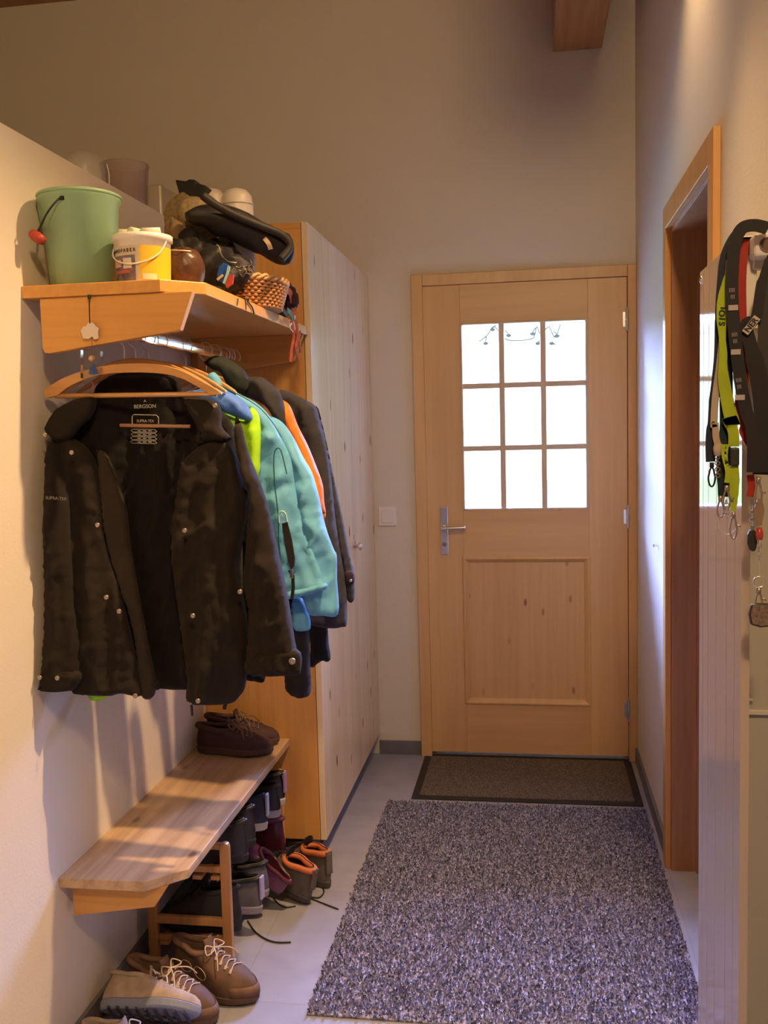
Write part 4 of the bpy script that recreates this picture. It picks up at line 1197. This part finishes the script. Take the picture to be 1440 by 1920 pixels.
c_ = [at(x, y, 'y', 2.50) for x, y in ((337, 341), (358, 344), (362, 340), (374, 341), (378, 348), (395, 352), (386, 372), (372, 384), (347, 386), (344, 366))]
q = MB(); q.rings([[v + Vector((0, -.03, 0)) for v in c_], [v + Vector((0, .04, 0)) for v in c_]]); q.build('crown', NYL, t, bevel=.006)
q = MB(); c_ = [at(x, y, 'y', 2.44) for x, y in ((419, 354), (428, 357), (434, 355), (424, 366))]
# white double jug
jw = mat('milky_plastic', (.62, .55, .48), .4)
for i, (x, lab_) in enumerate(((398, 'white plastic bottle with rounded top behind the umbrella, left of two'), (447, 'white plastic bottle with rounded top behind the umbrella, right of two'))):
    c_ = at(x, 404, 'y', 2.55)
    t = thing('plastic_bottle', lab_, 'bottle', (c_.x, 2.55, SZ + .0))
    q = MB()
    top = at(x, 353, 'y', 2.55).z
    q.lathe([(0, SZ), (.040, SZ), (.043, SZ + .004), (.043, top - .045), (.040, top - .022), (.028, top - .006), (.010, top), (0, top)], (c_.x, 2.55, 0), 32); q.build('bottle_body', jw, t, smooth=True)
    q = MB(); q.tube([(c_.x + .0435 * cos(a), 2.55 + .0435 * sin(a), top - .044) for a in [2 * pi * k / 30 for k in range(30)]], .0018, 6, loop=True); q.build('seam_ring', jw, t)
# purple-black cloth under the umbrella
c_ = at(508, 505, 'y', 2.80)
tag(blob('scarf', fabric('aubergine', (.035, .010, .018)), None, (c_.x, 2.80, SZ + .060), (.075, .08, .058), 14, .3, flat=1.0), 'dark aubergine cloth bundled under the umbrella end', 'scarf')
# wicker basket
t = thing('basket', 'oval wicker basket with pale woven rim at the shelf edge', 'basket', (-.725, 2.46, SZ))
WK = mat('wicker', (.50, .24, .085), .55, var=.3, vscale=60); WK2 = mat('wicker_pale', (.66, .40, .17), .5)
bcx, bcy = -.752, 2.60
nw = 30
q = MB()
for lv_ in range(9):
    s = lv_ / 8
    pts = []
    for k in range(nw * 4):
        a = 2 * pi * k / (nw * 4)
        wv = .0035 * sin(nw * a + pi * lv_)
        rx, ry = .066 + .018 * s + wv, .105 + .032 * s + wv
        pts.append((bcx + rx * cos(a), bcy + ry * sin(a), SZ + .007 + .064 * s))
    q.tube(pts, .0042, 6, loop=True)
q.build('weave', WK, t, smooth=True)
for off in (0, pi):
    q = MB(); pts = []
    for k in range(160):
        a = 2 * pi * k / 160
        pts.append((bcx + (.086 + .004 * cos(14 * a + off)) * cos(a), bcy + (.138 + .004 * cos(14 * a + off)) * sin(a), SZ + .078 + .005 * sin(14 * a + off)))
    q.tube(pts, .0045, 6, loop=True); q.build('rim_braid', WK2, t, smooth=True)
q = MB(); q.lathe([(0, .001), (.066, .001), (.066, .006), (0, .006)], (bcx, bcy, SZ), 32, sx=1, sy=1.55); q.build('base', WK, t)
# blue packet and tinsel in the basket
pk_ = thing('packet', 'shiny blue and white packet standing upright left of the wicker basket', 'packet', tuple(at(415, 530, 'y', 2.36)))
c_ = [at(x, y, 'y', 2.345) for x, y in ((409, 516), (413, 500), (421, 492), (431, 496), (428, 512), (421, 530), (411, 526))]
q = MB(); q.rings([[v + Vector((0, -.006, 0)) for v in c_], [v + Vector((0, .006, 0)) for v in c_]]); q.build('packet_body', mat('packet_blue', (.02, .10, .46), .25), pk_, bevel=.002)
q = MB(); q.ribbon([at(431, 498, 'y', 2.336), at(428, 512, 'y', 2.336), at(421, 531, 'y', 2.336)], .006); q.build('packet_edge', mat('packet_pale', (.35, .66, .70), .2), pk_)
q = MB(); q.ribbon([at(409, 524, 'y', 2.336), at(420, 515, 'y', 2.336)], .006); q.build('packet_mark', mat('packet_gold', (.65, .45, .2), .4), pk_)
q = MB(); c_ = [at(x, y, 'y', 2.35) for x, y in ((432, 514), (440, 515), (438, 532), (428, 540), (424, 533))]
q.rings([[v + Vector((0, -.004, 0)) for v in c_], [v + Vector((0, .004, 0)) for v in c_]])
tag(q.build('red_card', mat('red_card', (.50, .06, .04), .5)), 'small red card tucked between the blue packet and the wicker basket', 'card')
q = MB()
rr = random.Random(2)
for k in range(26):
    p = at(432 + rr.random() * 38, 494 + rr.random() * 22, 'y', 2.40 + rr.random() * .04)
    a = rr.random() * 6.3
    q.tube([p, p + Vector((.010 * cos(a), .004, .012 * sin(a))), p + Vector((.016 * cos(a + .8), .0, .018 * sin(a + .8)))], .0011, 5)
q.tube(spline([at(408, 458, 'y', 2.33), at(413, 464, 'y', 2.33), at(415, 473, 'y', 2.33), at(420, 482, 'y', 2.34), at(430, 490, 'y', 2.36), at(445, 492, 'y', 2.38)]), .0016, 6)
tag(q.build('tinsel_chain', mat('tinsel', (.55, .48, .38), .25, .8)), 'silvery tinsel chain curling above the basket', 'tinsel')
# straps lying over the shelf edge
q = MB(); q.ribbon(spline([(-.80, 2.16, SZ + .004), (-.77, 2.22, SZ + .006), (-.74, 2.32, SZ + .005), (-.718, 2.40, SZ + .004)]), .02, nrm=(0, 0, 1), th=.003)
for x0, x1 in ((448, 446), (461, 463)):
    q.tube(spline([at(x0 - 3, 563, 'x', -.715), at(x0, 560, 'x', -.703), at(x1, 572 + (x0 > 450) * 8, 'x', -.7025)]), .0014, 6)
q.tube(spline([at(465, 564, 'x', -.703), at(474, 575, 'x', -.7025), at(478, 588, 'x', -.7025)]), .002, 6)
tag(q.build('strap', M['black']), 'black straps trailing over the front edge of the coat shelf', 'strap')
# colourful woven ribbons hanging down at the far end
t = thing('woven_ribbons', 'multicoloured woven ribbons hanging from the basket over the shelf edge', 'ribbon', tuple(at(545, 560, 'x', -.69)))
def xr(P, x=-.690): return spline([at(a, b2, 'x', x) for a, b2 in P], 6)
for P, w, c in (([(533, 542), (545, 548), (552, 575), (556, 600)], .020, (.45, .12, .05)), ([(548, 600), (552, 630), (548, 655), (546, 678)], .010, (.42, .08, .06)),
                ([(528, 548), (530, 575), (540, 592)], .012, (.03, .03, .03)), ([(556, 595), (560, 630), (556, 650), (562, 674)], .009, (.45, .10, .05)),
                ([(540, 580), (548, 590), (552, 604)], .014, (.06, .16, .13)), ([(553, 600), (545, 612), (551, 622)], .003, (.75, .66, .6)), ([(553, 552), (557, 575), (553, 600)], .005, (.6, .45, .25)),
                ([(565, 620), (562, 640), (566, 660)], .006, (.34, .12, .12))):
    q = MB(); q.ribbon(xr(P), w, nrm=(1, -.6, 0), th=.0012); q.build('ribbon_strand', mat('ribbon_c%d' % random.randint(0, 9999), c, .7, var=.4, vscale=160), t)

# ------------------------------------------------------------------ on the half-height wall
def jar(name, label, c, r, h, m, lid=None):
    t = thing(name, label, 'jar' if 'jar' in name else 'container', (c[0], c[1], HW))
    return t
def milky(name, c, al):
    m, nt, b, L = newmat(name)
    setp(b, Base_Color=(*c, 1), Roughness=.3, Alpha=al)
    return m
jt = thing('glass_jar', 'clear domed glass jar on top of the half-height wall', 'jar', (-1.215, 2.57, HW))
q = MB()
ro = [(0, .002), (.050, .002), (.054, .01), (.056, .07), (.052, .095), (.036, .112), (.015, .118), (0, .119)]
q.lathe(ro, (-1.215, 2.57, HW), 36); q.build('jar_body', milky('jar_clear', (.75, .70, .66), .28), jt, smooth=True)
q = MB(); q.tube([(-1.215 + .0545 * cos(a), 2.57 + .0545 * sin(a), HW + .014) for a in [2 * pi * k / 30 for k in range(30)]], .003, 6, loop=True); q.tube(spline([(-1.16, 2.60, HW + .02), (-1.158, 2.60, HW + .06), (-1.163, 2.60, HW + .09)]), .0015, 6)
q.build('base_ring', mat('jar_ring', (.75, .75, .72), .1, spec=.8), jt, smooth=True)
jt = thing('plastic_beaker', 'translucent pink-brown plastic container on the half-height wall', 'container', (-1.21, 2.83, HW))
q = MB(); q.lathe([(0, .002), (.058, .002), (.062, .006), (.071, .140), (.074, .143), (.073, .150), (.068, .150), (.060, .01), (0, .008)], (-1.21, 2.83, HW), 36)
q.build('beaker_body', milky('smoky_pink', (.50, .36, .32), .42), jt, smooth=True)
jt = thing('plastic_box', 'milky square plastic box on the half-height wall nearest the wardrobe', 'container', (-1.2, 3.2, HW))
q = MB(); q.box(-1.25, -1.17, 3.02, 3.20, HW, HW + .14); q.build('box_body', milky('milky_beige', (.60, .50, .40), .45), jt, bevel=.008)

# ------------------------------------------------------------------ light switch, screw
sw = thing('light_switch', 'white light switch plate on the wall left of the front door', 'light switch', tuple(at(728, 968, 'y', D)))
a, b = at(711, 950, 'y', D), at(746, 985, 'y', D)
q = MB(); q.box(a.x, b.x, D - .009, D, b.z, a.z); q.build('switch_plate', M['white_plastic'], sw, bevel=.003)
q = MB(); q.box(a.x + .013, b.x - .013, D - .013, D - .004, b.z + .013, a.z - .013); q.build('rocker', M['white_plastic'], sw, bevel=.002)
w = at(1235, 1022, 'x', XR)
q = MB(); q.lathe([(.003, 0), (.003, .012), (.006, .013), (.005, .016), (0, .017)], w, 12, M=Matrix.Rotation(radians(-90), 3, 'Y'))
tag(q.build('screw', M['steel'], None), 'small steel screw sticking out of the right wall beside the doorway', 'screw')

# ------------------------------------------------------------------ white key cupboard with grooved side
cb = thing('cupboard', 'tall shallow white cupboard with glossy grooved side at the right edge', 'cupboard', (.40, 1.8, 0))
CX, CY0, CY1, CT = .331, 1.612, 2.008, 1.752
q = MB()
gy_ = [1.967, 1.909, 1.828, 1.73, 1.663]
prof_ = [(CX, CY1)]
for g in gy_:
    prof_ += [(CX, g + .0022), (CX + .0022, g + .0008), (CX + .0022, g - .0008), (CX, g - .0022)]
prof_ += [(CX, CY0), (CX + .014, CY0), (CX + .014, CY1)]
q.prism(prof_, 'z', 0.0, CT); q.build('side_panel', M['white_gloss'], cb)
q = MB(); q.box(CX + .014, XR - .002, CY0 + .10, CY0 + .114, 0, CT - .14); q.build('front_panel', mat('grey_white', (.50, .48, .42), .4), cb)
q = MB(); q.box(CX + .014, XR - .002, CY1 - .014, CY1, 0, CT); q.build('back_panel', M['white_matt'], cb)
zz = at(1420, 1335, 'y', CY0 + .095).z
q = MB(); q.box(CX + .014, XR - .002, CY0 + .092, CY0 + .10, zz - .004, zz + .004); q.box(CX + .02, CX + .04, CY0 + .092, CY0 + .10, zz + .02, zz + .025); q.build('ledge', M['white_matt'], cb, bevel=.001)
tp = at(1316, 525, 'x', CX)
q = MB(); q.lathe([(.0075, -.001), (.0075, .002), (.004, .004), (.0, .0045)], (CX, 1.990, 1.735), 14, M=Matrix.Rotation(radians(-90), 3, 'Y')); q.build('screw_cap', M['chrome'], cb, smooth=True)
# peg block on which the lanyards hang
hk_ = thing('hook_block', 'white hook block with round screw on top of the cupboard', 'hook', (.36, 1.6, 1.72))
def pxy(px, py, y): return at(px, py, 'y', y)
a, b = pxy(1413, 438, 1.575), pxy(1475, 482, 1.575)
q = MB(); q.box(a.x, b.x, 1.565, 1.605, b.z, a.z); q.build('block', M['white_plastic'], hk_, bevel=.007, seg=3)
a2, b2 = pxy(1412, 484, 1.600), pxy(1436, 505, 1.600)
q = MB(); q.box(a2.x, b2.x + .02, 1.592, 1.6115, b2.z, a2.z + .004); q.build('foot', M['white_plastic'], hk_, bevel=.003)
w = pxy(1440, 458, 1.565)
q = MB(); q.lathe([(.0115, 0), (.0115, .0015), (.0095, .0015), (.0095, -.001)], w, 24, M=Matrix.Rotation(radians(90), 3, 'X')); q.build('screw_ring', mat('ring_brown', (.2, .12, .08), .5), hk_)
a3, b3 = pxy(1388, 432, 1.605), pxy(1412, 600, 1.605)
q = MB(); q.box(CX - .006, CX + .018, 1.598, 1.6115, b3.z, 1.745); q.box(CX - .006, b2.x + .02, 1.598, 1.6115, a.z - .03, a.z + .002); q.build('clamp', M['white_plastic'], hk_, bevel=.002)

# ------------------------------------------------------------------ lanyards
def L4(x, y): return (x / 4.8 + 1300, y / 4.8 + 400)
def L5(x, y): return (x / 4.571 + 1300, y / 4.571 + 780)
def sp_(P, y): return spline([at(a, b, 'y', y) for a, b in P], 5)
def clip(parent, p, L=.035, name='clip', m=None):
    q = MB(); m = m or M['brass_dull']
    q.tube([p, p + Vector((0, 0, -.008))], .0035, 8)
    c = p + Vector((0, 0, -.008 - L / 2))
    q.tube([c + Vector((.0052 * cos(t) * (1.0 if sin(t) < .2 else .8), 0, L / 2 * sin(t))) for t in [2 * pi * k / 18 for k in range(18)]], .0016, 6, loop=True)
    q.tube([c + Vector((.006, 0, .004)), c + Vector((.011, 0, .002))], .0015, 5)
    return q.build(name, m, parent, smooth=True)
def ring(parent, c, r, m=None, tilt=0, th=.0013, name='key_ring'):
    q = MB()
    Mx = Matrix.Rotation(tilt, 3, 'Z')
    q.tube([Vector(c) + Mx @ Vector((r * cos(t), 0, r * sin(t))) for t in [2 * pi * k / 26 for k in range(26)]], th, 6, loop=True)
    return q.build(name, m or M['steel'], parent, smooth=True)
def chain(parent, p, q_, n=8, r=.0035, m=None, name='chain'):
    q = MB()
    for k in range(n):
        c = Vector(p).lerp(Vector(q_), (k + .5) / n)
        ln_ = (Vector(q_) - Vector(p)).length / n * .66
        ax = Vector((1, 0, 0)) if k % 2 else Vector((0, 1, 0))
        q.tube([c + ax * r * .6 * cos(t) + Vector((0, 0, ln_ * sin(t))) for t in [2 * pi * j / 10 for j in range(10)]], .0009, 5, loop=True)
    return q.build(name, m or M['steel'], parent)
def strapmat(n, c): return fabric(n, c, .6, b=.2, s=900)
NAVY = strapmat('lan_navy', (.022, .028, .042)); LIM = strapmat('lan_lime', (.36, .46, .02)); BLK = strapmat('lan_black', (.022, .020, .022)); RED = strapmat('lan_red', (.34, .03, .02)); BEI = strapmat('lan_beige', (.45, .36, .28)); TEAL = strapmat('lan_teal', (.014, .028, .036))
GREYP = mat('lan_print', (.30, .27, .27), .6)

def lan(name_label, P, y, w, m, cat='lanyard', group=None):
    S_ = sp_(P, y)
    t = thing('lanyard', name_label, cat, tuple(S_[0]))
    q = MB(); q.ribbon(S_, w, th=.0008); q.build('strap', m, t)
    return t
Y0 = 1.555
t = lan('navy lanyard arching over the hook block, leftmost of the lanyards', [L4(672, 150), L4(600, 118), L4(500, 112), L4(400, 180), L4(330, 290), L4(285, 420), L4(262, 640), L4(246, 900), L4(238, 1250), L4(215, 1500), L4(190, 1700), L4(180, 1880), L5(158, 120), L5(152, 260), L5(155, 390)], Y0 + .012, .0145, NAVY)
clip(t, at(*L5(165, 395), 'y', Y0 + .012), .030, m=M['black'])
t = lan('beige lanyard with a knotted end hanging left of the lime one', [L4(330, 420), L4(300, 800), L4(250, 1300), L4(205, 1650), L4(190, 1900), L5(195, 60), L5(200, 170), L5(215, 240)], Y0 + .006, .010, BEI)
q = MB(); q.lathe([(0, -.012), (.006, -.009), (.0075, 0), (.006, .008), (0, .010)], at(*L5(218, 280), 'y', Y0 + .004), 14); q.build('knot', BEI, t, smooth=True)
chain(t, at(*L5(212, 310), 'y', Y0 + .004), at(*L5(215, 520), 'y', Y0 + .004), 8, .006, M['brass'])
t = lan('dark teal lanyard behind the lime one', [L4(420, 350), L4(330, 900), L4(300, 1300), L5(290, 60), L5(270, 250), L5(262, 450), L5(272, 600), L5(275, 690)], Y0 + .010, .020, TEAL)
clip(t, at(*L5(240, 680), 'y', Y0 + .008), .026)
t = lan('lime green lanyard with black lettering and black buckle', [L4(345, 500), L4(310, 620), L4(268, 780), L4(262, 1000), L4(275, 1250), L4(275, 1450), L4(320, 1720), L4(365, 1900), L5(315, 20), L5(350, 140), L5(352, 260)], Y0, [.012, .013, .013, .013, .014, .014, .014, .014, .014, .014, .014, .015, .015, .015, .015, .013, .011, .010, .010, .011, .012, .012, .012, .013, .014, .016, .017, .018, .018, .019, .019, .020, .020, .021, .021, .022, .022, .022, .022, .022, .021, .020, .018, .017, .016, .016, .016, .016, .016, .016, .016], LIM)
for i, (ch, x, y) in enumerate((('S', 268, 990), ('I', 270, 945), ('O', 268, 895), ('L', 285, 840))):
    w = at(*L4(x, y), 'y', Y0 - .002)
    text_mesh('lettering', ch, .0125, face_cam(w, radians(82)), M['black'], t, squeeze=1.0, bold=.0003)
q = MB(); a, b = at(*L5(322, 268), 'y', Y0 - .004), at(*L5(402, 428), 'y', Y0 - .004); q.box(a.x, b.x, Y0 - .006, Y0 + .003, b.z, a.z); q.build('buckle', mat('buckle_black', (.03, .028, .026), .5), t, bevel=.003)
q = MB(); q.ribbon(sp_([L5(350, 425), L5(358, 560), L5(352, 700), L5(348, 815)], Y0), [.0155] * 6 + [.014] * 4 + [.012] * 3 + [.008] * 3, th=.0008); q.build('strap', LIM, t)
q = MB(); q.ribbon(sp_([L5(265, 240), L5(270, 340), L5(300, 470), L5(292, 570)], Y0 - .003), .007, th=.0008); q.ribbon(sp_([L5(300, 240), L5(285, 330), L5(295, 430)], Y0 - .003), .005, th=.0008); q.build('strap', LIM, t)
clip(t, at(*L5(350, 820), 'y', Y0 - .002), .034)
clip(t, at(*L5(292, 590), 'y', Y0 - .006), .030); chain(t, at(*L5(290, 720), 'y', Y0 - .006), at(*L5(288, 860), 'y', Y0 - .006), 5, .007)
ring(t, at(*L5(290, 930), 'y', Y0), .0155, th=.0007)
t = lan('red lanyard behind the black printed one', [L4(470, 230), L4(440, 600), L4(450, 1100), L4(460, 1500), L4(420, 1720), L4(470, 1900), L5(440, 130), L5(500, 240)], Y0 + .006, .014, RED)
q = MB(); q.ribbon(sp_([L5(495, 500), L5(505, 600), L5(490, 690)], Y0 + .006), .011, th=.0008); q.build('strap', RED, t)
t = lan('black lanyard printed with small grey lettering blocks', [L4(672, 130), L4(560, 105), L4(450, 130), L4(390, 240), L4(365, 420), L4(355, 700), L4(372, 1000), L4(405, 1300), L4(440, 1560), L4(490, 1800), L5(500, 60), L5(520, 250), L5(515, 480)], Y0 - .010, .0185, BLK)
for x, y, a_ in ((355, 690, 0), (378, 1090, 4), (415, 1500, 6)):
    w = at(*L4(x, y), 'y', Y0 - .0115)
    text_mesh('lettering', 'IIII', .009, face_cam(w, radians(a_)), GREYP, t)
    text_mesh('lettering', 'III', .009, face_cam(w + Vector((.001, 0, -.010)), radians(a_)), GREYP, t)
    q = MB(); w2 = w + Vector((.002, 0, -.026)); q.box(w2.x - .007, w2.x + .007, Y0 - .0122, Y0 - .0112, w2.z - .004, w2.z + .004); q.build('printed_block', mat('print_pale', (.42, .37, .36), .6), t)
clip(t, at(*L5(565, 520), 'y', Y0 - .012), .038)
# wide dark lanyards at the frame edge
t = lan('wide dark lanyard with a white lettered patch at the right edge', [L4(760, 330), L4(690, 420), L4(625, 620), L4(590, 850), L4(560, 960), L4(480, 1010), L4(520, 1180), L4(600, 1500), L4(640, 1900), L5(600, 200), L5(600, 480)], Y0 - .004, [.012] * 10 + [.016] * 12 + [.020] * 10 + [.026] * 30, BLK)
w = at(*L4(528, 1003), 'y', Y0 - .010)
q = MB(); Mx = face_cam(w, radians(52)); q.box(-.0145, .0145, -.0055, .0055, -.0005, .0005, M=Mx); q.build('patch', mat('patch_white', (.50, .44, .38), .6), t)
text_mesh('lettering', 'NER', .0125, Mx @ Matrix.Translation((0, 0, .001)), M['black'], t, squeeze=1.0, bold=.0003)
t = lan('broad charcoal strap hanging from the hook at the very right edge', [L4(740, 420), L4(690, 700), L4(680, 1100), L4(650, 1500), L4(640, 1850), L5(620, 120), L5(612, 330), L5(600, 500)], Y0 + .004, .030, strapmat('lan_charcoal', (.045, .040, .042)))
for x, y in ((660, 1700),):
    w = at(*L4(x, y), 'y', Y0 + .001)
    text_mesh('lettering', 'IIII', .010, face_cam(w, radians(90)), GREYP, t)
w = at(*L5(612, 300), 'y', Y0 + .001)
q = MB(); q.box(w.x - .007, w.x + .007, w.y - .001, w.y, w.z + .003, w.z + .012); q.build('printed_block', bpy.data.materials['print_pale'], t)
# fobs
t = thing('key_fob', 'black oval key fob on a short chain below the lanyards', 'key fob', tuple(at(*L5(510, 780), 'y', Y0)))
chain(t, at(*L5(510, 770), 'y', Y0), at(*L5(512, 965), 'y', Y0), 6, .007)
c_ = [at(*L5(x, y), 'y', Y0) for x, y in ((510, 962), (535, 980), (550, 1030), (552, 1090), (535, 1150), (510, 1158), (485, 1140), (467, 1080), (470, 1010), (488, 975))]
q = MB(); q.rings([[v + Vector((0, -.005, 0)) for v in c_], [v + Vector((0, .005, 0)) for v in c_]]); q.build('fob_body', mat('fob_black', (.025, .022, .02), .5), t, bevel=.003)
t = thing('key_fob', 'smoky translucent plastic tag under the largest clip', 'key fob', tuple(at(*L5(560, 720), 'y', Y0 - .012)))
c_ = [at(*L5(x, y), 'y', Y0 - .012) for x, y in ((560, 700), (600, 730), (615, 800), (595, 930), (550, 945), (535, 900), (530, 780))]
q = MB(); q.rings([[v + Vector((0, -.002, 0)) for v in c_], [v + Vector((0, .002, 0)) for v in c_]]); q.build('tag_body', milky('smoky', (.30, .20, .14), .75), t)
q = MB(); q.lathe([(0, -.010), (.005, -.008), (.006, 0), (.004, .010), (0, .011)], at(*L5(573, 1010), 'y', Y0 - .012), 12); q.build('red_bead', mat('bead_red', (.45, .05, .03), .3), t, smooth=True)
chain(t, at(*L5(573, 1050), 'y', Y0 - .012), at(*L5(577, 1240), 'y', Y0 - .012), 5, .006)
t = thing('key_fob', 'brown photo tag on a long chain, lowest of everything on the hook', 'key fob', tuple(at(*L5(577, 1240), 'y', Y0 - .012)))
q = MB(); q.tube([at(*L5(576, 1240), 'y', Y0 - .012), at(*L5(578, 1390), 'y', Y0 - .012)], .0011, 6); q.build('cord', M['steel'], t)
ring(t, at(*L5(572, 1420), 'y', Y0 - .012), .0085)
clip(t, at(*L5(568, 1470), 'y', Y0 - .012), .026)
c_ = [at(*L5(x, y), 'y', Y0 - .012) for x, y in ((500, 1608), (560, 1600), (660, 1605), (675, 1700), (660, 1800), (580, 1808), (495, 1785), (478, 1690))]
q = MB(); q.rings([[v + Vector((0, -.005, 0)) for v in c_], [v + Vector((0, .005, 0)) for v in c_]]); q.build('tag_frame', mat('tag_dark', (.05, .035, .028), .5), t, bevel=.003)
cc = sum(c_, Vector()) / len(c_)
in_ = [cc + (v - cc) * .84 for v in c_]
q = MB(); q.rings([[v + Vector((0, -.0062, 0)) for v in in_], [v + Vector((0, -.004, 0)) for v in in_]]); q.build('tag_picture', mat('tag_picture', (.20, .14, .105), .5, var=.5, vscale=160), t)

GR = (('hiking_shoe', 'brown hiking shoes on the floor'), ('trainer', 'beige trainers at the front'), ('walking_shoe', 'orange-collared walking shoes'),
      ('sneaker', 'sneakers on the shoe rack'), ('ankle_boot', 'boots on the shoe rack'), ('slipper', 'slippers on the bench'), ('shoelace', 'loose shoelaces on the floor'),
      ('coat_hanger', 'hangers on the clothes rail'), ('jacket', 'dark jackets on the rail'), ('chalk', 'chalk sticks in the tub'), ('lanyard', 'lanyards on the hook'),
      ('key_fob', 'key fobs under the lanyards'), ('plastic_bottle', 'white bottles on the coat shelf'))
for o in bpy.data.objects:
    if '_o' in o: del o['_o']
    if o.parent is None and 'label' in o and 'group' not in o:
        for n_, g_ in GR:
            if o.name.split('.')[0] == n_: o['group'] = g_
